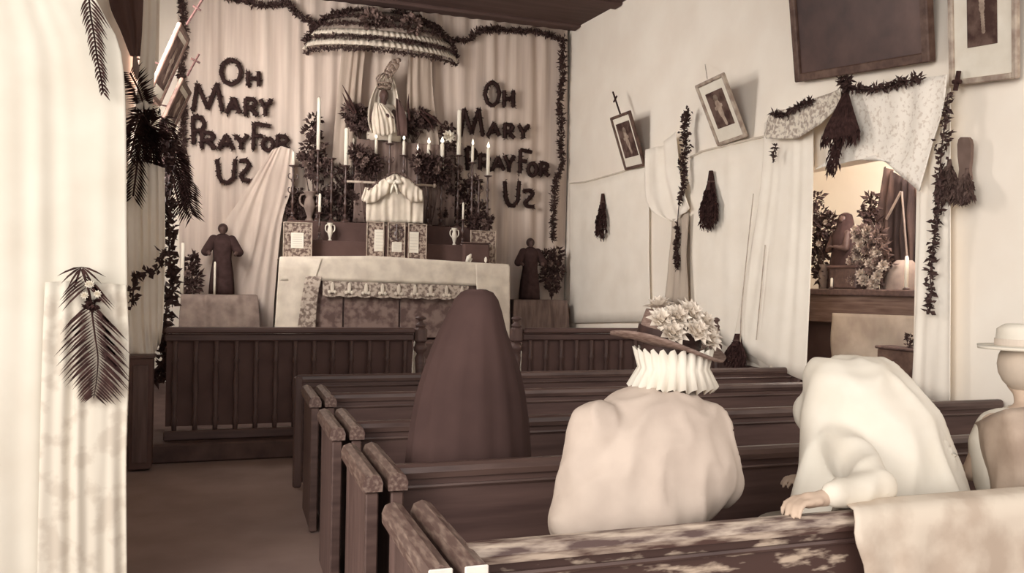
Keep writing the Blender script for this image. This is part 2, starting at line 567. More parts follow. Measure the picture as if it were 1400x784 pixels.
# ------------------------------------------------------------------ canopy above the statue
M_CANO = mat('canopy_cloth', (176, 160, 146), (146, 128, 116), 14)
cp = thing('ruffled_canopy', 'half-round ruffled canopy trimmed with evergreen above the crowned statue', 'canopy', pY(524, 70, 11.4))
CE = [(425, 66), (435, 63), (455, 62), (480, 64), (510, 68), (540, 70), (570, 74), (600, 78), (622, 84)]   # lower rim
apex = pY(520, 22, 11.25)
def rim(t, k=1.0, dy=0.0):
    a = PI * t
    c = pY(523, 64 + 6 * (t - .5), 11.42)
    c.x += -math.cos(a) * 1.03
    c.y -= math.sin(a) * .3
    c.z += math.cos(a) * 0 + (t < 0) - .0
    c.z = pY(425 + 197 * t, 0, 11.4).z * 0 + pY(425 + 197 * t, 64 + 18 * t * t, 11.42).z + .12 * math.sin(a) * 0
    return c
tiers = [(1.0, 0), (.93, .16), (.78, .33), (.5, .47), (.12, .52)]
def tier_pt(t, k):
    p = rim(t)
    c = rim(.5)
    c.y = 11.42
    q = V((c.x + (p.x - c.x) * tiers[k][0], c.y + (p.y - c.y) * tiers[k][0], p.z + (c.z - p.z) * (1 - tiers[k][0]) * .6 + tiers[k][1] * .98))
    return q
mb = MB()
N = 90
vs = []
for k in range(5):
    for i in range(N + 1):
        t = i / N
        p = tier_pt(t, k)
        p.z += .012 * math.sin(i * 2.1 + k)
        vs.append(p)
fs = [(k * (N + 1) + i, k * (N + 1) + i + 1, (k + 1) * (N + 1) + i + 1, (k + 1) * (N + 1) + i) for k in range(4) for i in range(N)]
mb.add(vs, fs).build('canopy_cover', M_CANO, cp, smooth=True, solid=.01)
for k, zz, hh in ((0, .0, .085), (1, -.01, .08)):
    mb = MB()
    vs = []
    for i in range(181):
        t = i / 180
        p = tier_pt(t, k)
        out = V((p.x - rim(.5).x, (p.y - 11.42) * 1.4, 0)).normalized()
        a = .02 * math.sin(i * 1.4)
        vs += [p + V((0, 0, zz + hh * .5)), p + out * (.03 + a) + V((0, 0, zz - hh * .5))]
    mb.add(vs, [(2 * i, 2 * i + 1, 2 * i + 3, 2 * i + 2) for i in range(180)]).build('ruffle', M_ALB, cp, smooth=True, solid=.006)
for k, dz, dn in ((0, -.1, .03), (0, .06, .025), (1, .09, .02), (2, .04, .03)):
    garland_mb([tier_pt(t / 12, k) + V((0, -.04, dz)) for t in range(13)], dn, 260, .05, .025, 60).build('evergreen_trim', M_LEAF, cp)
for sgn, a, b in ((0, 0.0, 0), (1, 1.0, 0)):
    garland_mb([tier_pt(a, k) + V((0, -.03, .03)) for k in range(5)], .05, 500, .07, .035, 30).build('evergreen_trim', M_LEAF, cp)
for x, y, r in ((508, 28, .17), (530, 30, .09), (562, 34, .16)):
    c = pY(x, y, 11.16)
    mb = MB()
    for i in range(60):
        d = rnd_dir()
        d.y = -abs(d.y)
        mb.leaf(c + d * r * .5, d, r * .6, r * .5)
    mb.build('rosette', M_FLOW2, cp)

# ------------------------------------------------------------------ altar
YF = 10.45
at = thing('altar_table', 'long altar table with a brocade front under white linen', 'altar', (2.16, 10.8, .78))
TL, TR = pY(383, 352, YF), pY(696, 364, YF)
zt = (TL.z + TR.z) / 2
MB().box(((TL.x + TR.x) / 2, YF + .36, (zt + .78) / 2 - .01), (TR.x - TL.x - .06, .62, zt - .78 - .03), bev=.01).build('altar_body', M_WOOD, at)
xs = [pY(x, 420, YF).x for x in (428, 470, 547, 625, 668)]
for a, b in zip(xs, xs[1:]):
    mb = MB()
    mb.box(((a + b) / 2, YF + .035, (zt - .2 + .8) / 2), (b - a - .022, .02, zt - .2 - .8), bev=.004)
    mb.build('brocade_panel', M_BROC, at)
ac = thing('altar_cloth', 'white linen altar cloth with lace edging covering the altar table', 'cloth', (2.16, 10.8, zt))
mb = MB()
def zy(px, py):
    return pY(px, py, YF)
# top sheet
n = 60
vs = []
for j in range(3):
    for i in range(n):
        x = TL.x + (TR.x - TL.x) * i / (n - 1)
        z = zt + .012 * noise.noise(V((x * 2.5, j, 1))) + .03 * math.exp(-((x - zy(510, 350).x) / .25) ** 2) * (j == 0)
        vs.append(V((x, YF - .005 + .34 * j, z + .004)))
mb.add(vs, [(j * n + i, j * n + i + 1, (j + 1) * n + i + 1, (j + 1) * n + i) for j in range(2) for i in range(n - 1)])
mb.build('table_top_linen', M_ALB, ac, smooth=True, solid=-.006)
def flat_cloth(rows, m_, nm, par, amp=.008, folds=6, nu=60, solid=.005, Y=None, seed=0):
    R = [[pY(x, y, Y or YF) for x, y in r] for r in rows]
    return cloth_mb(R, (0, -1, 0), nu, 8, amp, folds, seed, ramp=(.3, 1.3)).build(nm, m_, par, smooth=True, solid=solid)
flat_cloth([[(383, 351), (510, 350), (696, 362)], [(382, 370), (696, 374)], [(381, 384), (440, 384), (652, 391), (697, 392)]], M_ALB, 'front_drop', ac, .006, 9, 120, Y=YF - .01)
flat_cloth([[(382, 352), (440, 354)], [(378, 410), (424, 410)], [(374, 470), (416, 470)]], M_ALB, 'corner_drop', ac, .01, 2, 24, Y=YF - .02, seed=4)
flat_cloth([[(650, 362), (697, 364)], [(652, 410), (697, 410)], [(654, 470), (697, 470)]], M_ALB, 'corner_drop', ac, .01, 2, 24, Y=YF - .02, seed=7)
flat_cloth([[(418, 378), (440, 378)], [(412, 410), (434, 410)], [(404, 470), (430, 470)]], M_LACE2, 'lace_strip', ac, .004, 2, 20, Y=YF - .035)
# scalloped lace edge
mb = MB()
x0, x1 = zy(441, 384).x, zy(640, 390).x
n = 150
vs = []
for i in range(n):
    u = i / (n - 1)
    x = x0 + (x1 - x0) * u
    zt2 = zy(441, 384).z * (1 - u) + zy(640, 391).z * u
    zb2 = zy(441, 404).z * (1 - u) + zy(640, 409).z * u
    vs += [V((x, YF - .03, zt2)), V((x, YF - .036 - .006 * math.sin(u * 60), zb2 - .018 * abs(math.sin(u * PI * 9)))) ]
mb.add(vs, [(2 * i, 2 * i + 1, 2 * i + 3, 2 * i + 2) for i in range(n - 1)]).build('lace_edging', M_LACE2, ac, solid=.004)
for i in range(9):
    u = (i + .55) / 9
    w_m = .05
    x = x0 + (x1 - x0) * u
    z = zy(441, 394).z * (1 - u) + zy(640, 400).z * u
    mb = MB().ell((x, YF - .05, z + .01), (.024, .005, .07), 10, 6)
    mb.ell((x - .035, YF - .05, z - .045), (.022, .005, .022), 8, 5)
    mb.ell((x + .035, YF - .05, z - .045), (.022, .005, .022), 8, 5)
    mb.build('lace_motif', M_ALB, ac)

# retable steps behind the altar
rt = thing('altar_shelf', 'dark stepped shelf holding candles and vases at the back of the altar', 'shelf', (2.16, 11.0, zt))
def shelf_box(x0, x1, y0, y1, Y, dep, nm, m_=M_WOOD):
    a, b = pY(x0, y1, Y), pY(x1, y1, Y)
    c, d = pY(x0, y0, Y), pY(x1, y0, Y)
    zb, ztp = min(a.z, b.z), (c.z + d.z) / 2
    return MB().box(((a.x + b.x) / 2, Y + dep / 2, (zb + ztp) / 2), (b.x - a.x, dep, ztp - zb), bev=.008), ztp, nm, m_
T1 = zt + .26
xa, xb = pY(388, 340, 10.8).x, pY(672, 340, 10.8).x
MB().box(((xa + xb) / 2, 10.93, zt + .13), (xb - xa, .24, .26), bev=.01).build('lower_step', M_DARK, rt)
T2 = zt + .52
MB().box(((xa + xb) / 2 - .02, 11.14, zt + .26), (xb - xa - .15, .2, .52), bev=.01).build('upper_step', M_DARK, rt)
T3 = pY(550, 238, 11.1).z
xc0, xc1 = pY(486, 240, 11.25).x, pY(618, 240, 11.25).x
pd = thing('draped_pedestal', 'brown draped pedestal carrying the crowned statue', 'pedestal', ((xc0 + xc1) / 2, 11.32, T2))
tp = pY(550, 195, 11.2).z
MB().box(((xc0 + xc1) / 2, 11.35, (T2 + tp) / 2), (xc1 - xc0 - .05, .22, tp - T2), bev=.01).build('pedestal_box', M_WOOD, pd)
cloth_mb([[V((xc0, 11.21, tp + .004)), V((xc1, 11.21, tp + .004))], [V((xc0 - .02, 11.19, tp - .4)), V((xc1 + .02, 11.19, tp - .4))], [V((xc0 - .03, 11.19, T2 + .02)), V((xc1 + .03, 11.19, T2 + .02))]],
         (0, -1, 0), 90, 10, .012, 10, 3).build('pedestal_drape', M_MIDCL, pd, smooth=True, solid=.005)
# rod
rd = MB().tube([pY(474, 248, 10.95), pY(592, 254, 10.95)], .016, 8)
rd.lathe([(.0, 0), (.03, .01), (.03, .03), (0, .05)], pY(592, 254, 10.95), 8, V((1, 0, 0)))
tag(rd.build('curtain_rod', M_FRAMEL, origin=pY(474, 248, 10.95), smooth=True), 'thin pale rod running behind the veiled tabernacle', 'rod')

# tabernacle with white veil
tbn = thing('veiled_tabernacle', 'small tabernacle covered by a gathered white veil with a bow', 'tabernacle', pY(540, 303, 10.72))
a, b = pY(503, 303, 10.72), pY(578, 303, 10.72)
top = pY(540, 262, 10.72).z
MB().box(((a.x + b.x) / 2, 10.86, (zt + .0 + top) / 2), (b.x - a.x - .08, .24, top - zt - .01), bev=.01).build('tabernacle_box', M_GOLD, tbn)
def yv(pts, Y=10.7):
    return [pY(x, y, Y) for x, y in pts]
cloth_mb([yv([(505, 262), (520, 248), (540, 237), (560, 246), (577, 260)]), yv([(501, 275), (540, 272), (579, 275)]), yv([(500, 303), (540, 304), (578, 305)])], (0, -1, 0), 90, 14, .012, 7, 2).build('tabernacle_veil', M_ALB, tbn, smooth=True, solid=.006)
cloth_mb([yv([(503, 262), (520, 247), (538, 239)], 10.66), yv([(500, 272), (518, 265), (536, 255)], 10.63), yv([(500, 280), (516, 276), (534, 262)], 10.66)], (0, -1, 0), 40, 10, .015, 4, 5).build('veil_swag', M_ALB, tbn, smooth=True, solid=.006)
cloth_mb([yv([(541, 239), (560, 246), (577, 261)], 10.66), yv([(543, 255), (560, 266), (577, 272)], 10.63), yv([(545, 262), (562, 277), (577, 277)], 10.66)], (0, -1, 0), 40, 10, .015, 4, 6).build('veil_swag', M_ALB, tbn, smooth=True, solid=.006)
cloth_mb([yv([(499, 256), (506, 258)], 10.68), yv([(494, 272), (504, 274)], 10.66), yv([(497, 276), (500, 276)], 10.66)], (0, -1, 0), 12, 8, .01, 2, 6).build('veil_knot', M_ALB, tbn, smooth=True, solid=.01)
mb = MB()
c = pY(539, 250, 10.6)
for s_ in (-1, 1):
    mb.ell(c + V((s_ * .05, 0, .015)), (.05, .025, .03), 10, 6)
    mb.tube([c, c + V((s_ * .03, -.01, -.08)), c + V((s_ * .045, 0, -.15))], [.014, .018, .006], 6)
mb.ell(c, (.022, .025, .025), 8, 6)
mb.build('bow', M_PAPER, tbn, smooth=True)
garland_mb(yv([(503, 262), (520, 247), (540, 236), (560, 246), (577, 261)], 10.66), .02, 160, .04, .02).build('trim', M_FLOW2, tbn)


# framed altar cards
def card(par, TLc, TRc, BLc, BRc, sheet, Y0=10.6, frame_m=M_FRAMEL, lab=None, Yt=None):
    """card panel standing on the altar, px corners on the plane Y0"""
    A = [pY(x, y, Y0) for x, y in (TLc, TRc, BRc, BLc)]
    cx = sum(p.x for p in A) / 4
    x0, x1 = (A[0].x + A[3].x) / 2, (A[1].x + A[2].x) / 2
    z1 = (A[0].z + A[1].z) / 2
    z0 = zt + .006
    f_ = MB().box((cx, Y0 + .012, (z0 + z1) / 2), (x1 - x0, .02, z1 - z0), bev=.004)
    par_f = f_.build('card_panel', M_CARD, par)
    bw = .014
    mb = MB()
    mb.box((x0 + bw / 2, Y0 - .002, (z0 + z1) / 2), (bw, .02, z1 - z0), bev=.004)
    mb.box((x1 - bw / 2, Y0 - .002, (z0 + z1) / 2), (bw, .02, z1 - z0), bev=.004)
    mb.box((cx, Y0 - .002, z1 - bw / 2), (x1 - x0 - 2 * bw, .02, bw), bev=.004)
    mb.box((cx, Y0 - .002, z0 + bw / 2), (x1 - x0 - 2 * bw, .02, bw), bev=.004)
    mb.build('card_frame', frame_m, par)
    if sheet:
        a = pY(sheet[0], sheet[1], Y0)
        b = pY(sheet[2], sheet[3], Y0)
        o = MB().box(((a.x + b.x) / 2, Y0 - .003, (a.z + b.z) / 2), (b.x - a.x, .01, a.z - b.z), bev=.002).build('text_sheet', M_PAPER, par)
        mb = MB()
        nl = 6
        for i in range(nl):
            mb.box(((a.x + b.x) / 2, Y0 - .0095, b.z + (a.z - b.z) * (i + 1) / (nl + 1)), ((b.x - a.x) * .75, .002, .004))
        mb.build('text_lines', mat('faint_ink', (206, 194, 178)), par)
    return x0, x1, z0, z1


tc_ = thing('altar_card_triptych', 'folding altar card of three ornamented panels below the tabernacle', 'altar card', pY(542, 354, 10.6))
card(tc_, (501, 303), (526, 304), (501, 352), (524, 354), (512, 314, 525, 344))
x0, x1, z0, z1 = card(tc_, (530, 304), (554, 305), (530, 354), (554, 355), (536, 331, 549, 345))
card(tc_, (558, 305), (583, 307), (558, 355), (584, 357), (559, 317, 572, 346))
c = pY(542, 320, 10.6)
mb = MB()
for i in range(14):
    a = 2 * PI * i / 14
    q = c + V((math.cos(a) * .085, -.01, math.sin(a) * .09 + .01))
    mb.ell(q, (.018, .008, .018), 6, 5)
mb.tube([c + V((0, -.012, -.08)), c + V((0, -.012, .12))], .009, 6)
mb.tube([c + V((-.035, -.012, .08)), c + V((.035, -.012, .08))], .008, 6)
mb.ell(c + V((0, -.012, 0)), (.03, .008, .04), 8, 5)
mb.build('ornament', M_BRASS, tc_)
for px in (528, 556):
    q = pY(px, 330, 10.62)
    MB().box((q.x, 10.63, zt + .235), (.035, .03, .46), bev=.005).build('hinge_strip', M_DARK, tc_)
cl = thing('framed_altar_card', 'framed altar card with one text sheet standing left of the white vase', 'altar card', pY(407, 350, 10.6), 'single altar cards')
card(cl, (387, 304), (427, 304), (387, 350), (427, 350), (398, 318, 415, 340))
cr = thing('framed_altar_card', 'framed altar card half hidden by the dark box on the right altar end', 'altar card', pY(662, 358, 10.66), 'single altar cards')
card(cr, (643, 315), (678, 316), (643, 360), (678, 360), None, Y0=10.7)
db = thing('dark_box', 'small dark box with a knob standing before the right altar card', 'box', pY(652, 358, 10.6))
a, b = pY(634, 332, 10.56), pY(669, 358, 10.56)
MB().box(((a.x + b.x) / 2, 10.6, (zt + .006 + a.z) / 2), (b.x - a.x, .12, a.z - zt - .012), bev=.02).build('box_body', M_DARK, db)
MB().box(((a.x + b.x) / 2, 10.6, a.z), (b.x - a.x + .02, .14, .02), bev=.008).build('box_lid', M_WOOD, db)
MB().ell((b.x - .06, 10.53, zt + .06), (.02, .012, .04), 8, 6).build('knob', M_PAPER, db)
q = pY(640, 350, 10.5)
mb = MB().tube([V((q.x - .03, 10.46, zt + .02)), V((q.x, 10.46, zt + .08)), V((q.x + .03, 10.46, zt + .13))], [.02, .035, .008], 8)
mb.tube([V((q.x + .01, 10.46, zt + .03)), V((q.x + .045, 10.46, zt + .07))], [.018, .01], 8)
tag(mb.build('folded_napkin', M_PAPER, origin=(q.x, 10.46, zt + .02), smooth=True), 'small crumpled white napkin leaning on the dark box', 'napkin')


# ------------------------------------------------------------------ vases, bouquets, candles on the altar
def vase(px, y0, y1, Y, label, base_z, m_=M_PAPER, group='vases on the altar shelf', k=1.0):
    p = pY(px, y1, Y)
    h = pY(px, y0, Y).z - base_z
    r = h * .36 * k
    t = thing('flower_vase', label, 'vase', V((p.x, Y, base_z)), group)
    MB().lathe([(r * .55, 0), (r * .6, .02 * h), (r * .3, .12 * h), (r * .55, .3 * h), (r * .8, .5 * h), (r * .65, .68 * h), (r * .45, .8 * h), (r * .8, .96 * h), (r * .9, h), (r * .7, h * .97), (r * .35, h * .8)], (p.x, Y, base_z), 16).build('vase_body', m_, t, smooth=True)
    for s_ in (-1, 1):
        MB().tube(catmull([V((p.x + s_ * r * .6, Y, base_z + h * .45)), V((p.x + s_ * r * 1.25, Y, base_z + h * .6)), V((p.x + s_ * r * 1.2, Y, base_z + h * .85)), V((p.x + s_ * r * .6, Y, base_z + h * .9))], 10), h * .035, 6).build('handle', m_, t, smooth=True)
    return t


vase(451, 305, 325, 10.92, 'small white two-handled vase left of the triptych', T1, k=.55)
vase(621, 312, 332, 10.92, 'small white two-handled vase right of the triptych', T1, k=.55)
vase(423, 262, 300, 11.1, 'tall grey vase below the left flower spire', T2, M_GREYCL, k=.7)


def blossom(par, c, r, m_, face=V((0, -1, .2)), petals=9):
    mb = MB()
    face = face.normalized()
    q = V((0, 0, 1)).rotation_difference(face).to_matrix()
    for ring, (rr, tilt) in enumerate(((1.0, .25), (.65, .7), (.35, 1.2))):
        n_ = petals - ring * 2
        for i in range(n_):
            a = 2 * PI * i / n_ + ring * .4
            d = q @ V((math.cos(a) * math.cos(tilt), math.sin(a) * math.cos(tilt), math.sin(tilt)))
            mb.leaf(c, d, r * (.7 + .3 * rr), r * .75, q @ V((0, 0, 1)), bend=.2)
    mb.ell(c, r * .28, 6, 5)
    return mb.build('blossom', m_, par)


def bouquet(label, pts, r, n_leaf, n_blo, base, Y, L=.09, m_leaf=M_LEAF, blo=(M_FLOW3, M_FLOW2), br=.062, group='bouquets on the altar', name='flower_bouquet'):
    """pts: px centres with px radii"""
    C_ = [(pY(x, y, Y), rr * mpp(pY(x, y, Y))) for x, y, rr in pts]
    t = thing(name, label, 'bouquet', base, group)
    mb = MB()
    for c, rr in C_:
        for _ in range(int(n_leaf * rr * rr * 150) + 20):
            d = rnd_dir()
            p = c + V((d.x, d.y * .5, d.z)) * rr * random.random() ** .45
            mb.leaf(p, d + rnd_dir() * .7, L * random.uniform(.5, 1.1), L * .5)
    mb.build('foliage', m_leaf, t)
    st = MB()
    for c, rr in C_:
        st.tube(catmull([V(base), V(base).lerp(c, .5) + V((0, -.02, 0)), c], 6), .006, 5)
    st.build('stems', M_LEAF2, t)
    for i in range(n_blo):
        c, rr = random.choice(C_)
        d = rnd_dir()
        p = c + V((d.x * .8, 0, d.z * .8)) * rr + V((0, -rr * .45 - .02, 0))
        blossom(t, p, br * random.uniform(.7, 1.15), blo[0] if random.random() < .7 else blo[1], V((d.x * .6, -1, .2 + d.z * .4)))
    return t


bouquet('tall spire of dark roses at the left end of the altar', [(430, 165, 9), (427, 180, 12), (430, 200, 15), (428, 218, 17), (434, 236, 14), (415, 215, 6), (446, 225, 7)], 0, 26, 22, (pY(428, 290, 11.2).x, 11.2, T2), 11.22)
bouquet('wide low bank of foliage and roses behind the left candles', [(402, 270, 14), (420, 282, 16), (440, 275, 14), (405, 290, 12), (428, 295, 12), (395, 285, 8)], 0, 34, 16, (pY(415, 300, 11.25).x, 11.27, T2), 11.27)
bouquet('dark foliage bank between the left candles and the tabernacle', [(462, 262, 14), (478, 280, 15), (470, 240, 12), (488, 262, 12), (458, 285, 14), (485, 290, 12)], 0, 38, 6, (pY(472, 300, 11.25).x, 11.27, T2), 11.26)
bouquet('bushy posy with pale lilies at the left front of the pedestal', [(497, 215, 14), (508, 224, 14), (488, 210, 10), (500, 235, 12)], 0, 38, 5, (pY(500, 248, 11.15).x, 11.14, T2), 11.05, blo=(M_FLOW2, M_FLOW))
bouquet('dark bushy posy at the right front of the pedestal', [(575, 222, 13), (590, 226, 14), (604, 228, 13), (585, 238, 13), (602, 242, 12)], 0, 38, 4, (pY(590, 250, 11.15).x, 11.14, T2), 11.05)
bouquet('posy of large roses and spiked leaves left of the crowned statue', [(476, 158, 9), (492, 158, 10), (490, 170, 12), (500, 168, 10), (478, 148, 6)], 0, 30, 12, (pY(492, 190, 11.3).x, 11.3, tp), 11.25, br=.09)
bouquet('posy of pale roses and leaves right of the crowned statue', [(560, 162, 9), (575, 160, 10), (566, 174, 9), (585, 166, 9), (555, 178, 7)], 0, 30, 8, (pY(565, 190, 11.3).x, 11.3, tp), 11.25, br=.085)
bouquet('spire of foliage with one pale daisy right of the statue', [(612, 178, 10), (614, 195, 12), (612, 212, 13), (617, 230, 13), (618, 250, 13)], 0, 30, 6, (pY(614, 290, 11.2).x, 11.2, T2), 11.22)
bouquet('dark bank of foliage behind the right candles', [(600, 265, 14), (618, 275, 15), (640, 262, 14), (600, 290, 14), (635, 285, 14), (655, 290, 12), (648, 250, 9), (590, 300, 10)], 0, 38, 10, (pY(618, 300, 11.25).x, 11.27, T2), 11.26)
bouquet('small dark posy behind the right altar card', [(655, 302, 9), (664, 304, 9), (645, 306, 8)], 0, 40, 3, (pY(656, 318, 10.95).x, 10.95, T1), 10.95)
bl = blossom(None, pY(613, 187, 11.1), .1, M_PAPER)
bl.name = 'paper_daisy'
tag(bl, 'single round pale paper daisy above the right foliage spire', 'flower')
# spiked leaves and palm blades beside the statue
for nm, lab, segs in (('dried_palm', 'pair of narrow palm blades rising left of the statue', [((487, 155), (478, 135), (468, 116)), ((484, 155), (476, 143), (468, 127))]),
                      ('dried_palm', 'long dry palm blades leaning right of the statue', [((575, 150), (595, 163), (612, 180)), ((575, 155), (588, 168), (593, 182)), ((560, 165), (558, 145), (559, 128))])):
    t = thing(nm, lab, 'palm leaf', pY(*segs[0][0], 11.2))
    for sg in segs:
        P = catmull([pY(x, y, 11.1) for x, y in sg], 8)
        MB().tube(P, [.012, .016, .018, .018, .016, .012, .008, .003], 5).build('blade', M_DRY, t)


def candlestick(px, ytop, base_z, Y, label, fancy=0):
    p = pY(px, ytop, Y)
    top_ = p.z
    h = top_ - base_z
    b = V((p.x, Y, base_z))
    t = thing('candlestick', label, 'candlestick', b, 'brass candlesticks on the altar')
    r = min(.06, .035 + h * .04)
    MB().lathe([(r, 0), (r, .012), (r * .8, .02), (r * .4, .045), (r * .3, .07), (r * .55, .09), (r * .3, .11)], b, 14).build('base', M_BRASS, t, smooth=True)
    prof = [(r * .28, .1)]
    nk = max(1, int(h / .22))
    for i in range(nk):
        z = .1 + (h - .16) * (i + 1) / (nk + 1)
        prof += [(r * .24, z - .03), (r * .5, z), (r * .24, z + .03)]
    prof += [(r * .22, h - .04), (r * .4, h - .02)]
    MB().lathe(prof, b, 12).build('shaft', M_BRASS, t, smooth=True)
    MB().lathe([(.01, h - .03), (r * .9, h - .015), (r * 1.0, h - .005), (r * .35, h - .008), (r * .35, h), (.01, h)], b, 14).build('drip_pan', M_BRASS, t, smooth=True)
    if fancy:
        for s_ in (-1, 1):
            for z in (h * .55, h * .8):
                MB().tube(catmull([b + V((0, 0, z - .05)), b + V((s_ * .05, 0, z - .03)), b + V((s_ * .06, 0, z + .02)), b + V((s_ * .035, 0, z + .03))], 8), .008, 6).build('scroll_arm', M_BRASS, t, smooth=True)
    return b + V((0, 0, h))


def candle(px, y0, foot, label, wpx=5, lit=False, Y=None):
    top_ = pY(px, y0, foot.y).z
    h = top_ - foot.z
    r = wpx * mpp(foot) / 2
    t = thing('altar_candle', label, 'candle', foot, 'white altar candles')
    MB().lathe([(r, 0), (r, h * .5), (r * .95, h - .02), (r * .6, h), (0.001, h - .003)], foot, 12).build('wax', M_WAX, t, smooth=True)
    MB().tube([foot + V((0, 0, h - .005)), foot + V((.002, 0, h + .014))], .002, 5).build('wick', M_DARK, t)
    if lit:
        MB().lathe([(.002, h + .005), (r * .8, h + .02), (r * .9, h + .035), (r * .4, h + .07), (.001, h + .095)], foot, 10).build('flame', M_FLAME, t, smooth=True)


CN = [  # px, candle top y, candle foot y, width, lit, base level, plane Y, words, fancy
    (435, 133, 205, 5, 0, 'T2', 11.12, 'tall slim candle before the left rose spire', 0),
    (473, 175, 226, 6, 0, 'T2', 11.1, 'thick candle left of the rod end', 0),
    (483, 189, 216, 4, 0, 'T2', 11.3, 'thin short candle just behind the thick left candle', 0),
    (437, 265, 290, 4, 0, 'T1', 10.9, 'lowest left candle above the white vase', 0),
    (401, 207, 226, 4, 0, 'T2', 11.1, 'short candle on the scrolled stick at the far left', 1),
    (505, 154, 184, 5, 0, 'tp', 11.25, 'candle at the left foot of the statue', 0),
    (533, 160, 196, 5, 0, 'T2', 11.05, 'candle straight before the robe of the statue', 1),
    (554, 153, 184, 5, 0, 'tp', 11.25, 'candle at the right foot of the statue', 0),
    (514, 190, 211, 4, 1, 'T2', 11.12, 'lit candle above the left posy', 0),
    (552, 192, 212, 4, 1, 'T2', 11.12, 'lit candle between tabernacle peak and right statue candle', 0),
    (571, 206, 214, 3, 1, 'T2', 11.12, 'shortest lit candle over the right posy', 0),
    (586, 197, 218, 5, 1, 'T2', 11.12, 'lit candle above the right posy', 0),
    (604, 196, 238, 6, 1, 'T2', 11.1, 'long lit candle before the right foliage spire', 0),
    (627, 150, 212, 6, 0, 'T2', 11.14, 'tallest candle beside the right letter M', 0),
    (646, 199, 222, 4, 1, 'T2', 11.12, 'lit candle overlapping the right letter P', 1),
    (667, 203, 240, 5, 1, 'T2', 11.12, 'lit candle at the far right of the altar', 0),
    (633, 277, 300, 3, 0, 'T1', 10.92, 'thin low candle right of the right white vase', 0),
]
LV = {'T1': T1, 'T2': T2, 'tp': tp}
for px, y0, y1, wpx, lit, lv, Y, wd, fancy in CN:
    ft = candlestick(px, y1, LV[lv], Y, 'dark candlestick under the ' + wd, fancy)
    candle(px, y0, ft, wd, wpx, lit)
candlestick(454, 216, T2, 11.13, 'empty dark candlestick beside the left rose spire', 1)
candlestick(655, 245, T2, 11.14, 'empty dark candlestick below the right letter P', 1)

# ------------------------------------------------------------------ robed statues
def person_mesh(name, parts, m_, parent, voxel=.01, smooth=6, fold=None):
    """parts: builder filled with overlapping closed shapes; fused to one continuous surface"""
    o = parts.build(name, m_, None)
    md = o.modifiers.new('fuse', 'REMESH')
    md.mode = 'VOXEL'
    md.voxel_size = voxel
    md2 = o.modifiers.new('smooth', 'SMOOTH')
    md2.iterations = smooth
    dg = bpy.context.evaluated_depsgraph_get()
    dg.update()
    me = bpy.data.meshes.new_from_object(o.evaluated_get(dg))
    old = o.data
    o.modifiers.clear()
    o.data = me
    bpy.data.meshes.remove(old)
    if fold:
        amp, fr, vert = fold
        for v in me.vertices:
            n_ = v.normal
            q = V((v.co.x * fr, v.co.y * fr, v.co.z * fr * vert))
            f = 1 - abs(noise.noise(q)) * 2.2
            v.co += n_ * amp * (f - .5)
    me.polygons.foreach_set('use_smooth', [True] * len(me.polygons))
    if parent is not None:
        o.parent = parent
        me.transform(Matrix.Translation(-parent.location))
    me.update()
    return o


def head_parts(mb, c, r, fwd, neck=None):
    """skull, jaw, nose, brow, lips and ears around centre c, facing fwd"""
    f = V(fwd).normalized()
    rt_ = f.cross(V((0, 0, 1))).normalized()
    up = rt_.cross(f)
    R = Matrix((rt_, f, up)).transposed()
    c = V(c)
    mb.ell(c + R @ V((0, -r * .06, r * .12)), (r * .76, r * .93, r * .88), 18, 12, R)
    mb.ell(c + R @ V((0, r * .18, -r * .42)), (r * .56, r * .66, r * .66), 16, 10, R)
    mb.cap2(c + R @ V((0, r * .8, r * .1)), r * .08, c + R @ V((0, r * 1.02, -r * .2)), r * .13, 8)
    mb.ell(c + R @ V((0, r * .8, -r * .55)), (r * .24, r * .1, r * .07), 10, 6, R)
    for s_ in (-1, 1):
        mb.ell(c + R @ V((s_ * r * .3, r * .78, r * .12)), (r * .2, r * .1, r * .06), 8, 6, R)
        mb.ell(c + R @ V((s_ * r * .76, -r * .02, -r * .1)), (r * .07, r * .16, r * .24), 8, 6, R)
    return R


# crowned statue of Mary
sb = V((pY(525, 186, 11.25).x, 11.3, tp))
u = mpp(V((sb.x, 11.3, tp)))
st = thing('crowned_statue', 'crowned statue in pale robe and veil beneath the canopy', 'statue', sb)
hd = V((pY(525, 131, 11.2).x, 11.2, pY(525, 131, 11.2).z))
mb = MB()
mb.cap2(sb + V((0, 0, .12)), .16, hd + V((0, .04, -.25)), .12)
mb.cap2(hd + V((0, .03, -.16)), .045, hd, .045)
head_parts(mb, hd, .085, (.0, -1, -.1))
for s_ in (-1, 1):
    mb.cap2(hd + V((s_ * .12, .03, -.2)), .055, hd + V((s_ * .15, -.08, -.34)), .045)
    mb.cap2(hd + V((s_ * .15, -.08, -.34)), .045, hd + V((s_ * .02, -.17, -.3)), .03)
person_mesh('statue_body', mb, M_SKIND, st, .012, 3)
mb = MB()
vs = []
seg = 28
profile = [(.19, 0), (.2, .08), (.19, .2), (.17, .34), (.15, .46), (.1, .52)]
hh = hd.z - .1 - tp
for r, z in profile:
    for k in range(seg):
        a = 2 * PI * k / seg
        rr = r * (1 + .06 * math.sin(k * 2.6))
        vs.append(V((sb.x + rr * math.cos(a) * 1.15, 11.27 + rr * math.sin(a) * .75, tp + z / .52 * hh)))
mb.add(vs, [(j * seg + k, j * seg + (k + 1) % seg, (j + 1) * seg + (k + 1) % seg, (j + 1) * seg + k) for j in range(5) for k in range(seg)])
mb.build('robe', M_ALB, st, smooth=True, solid=.01)
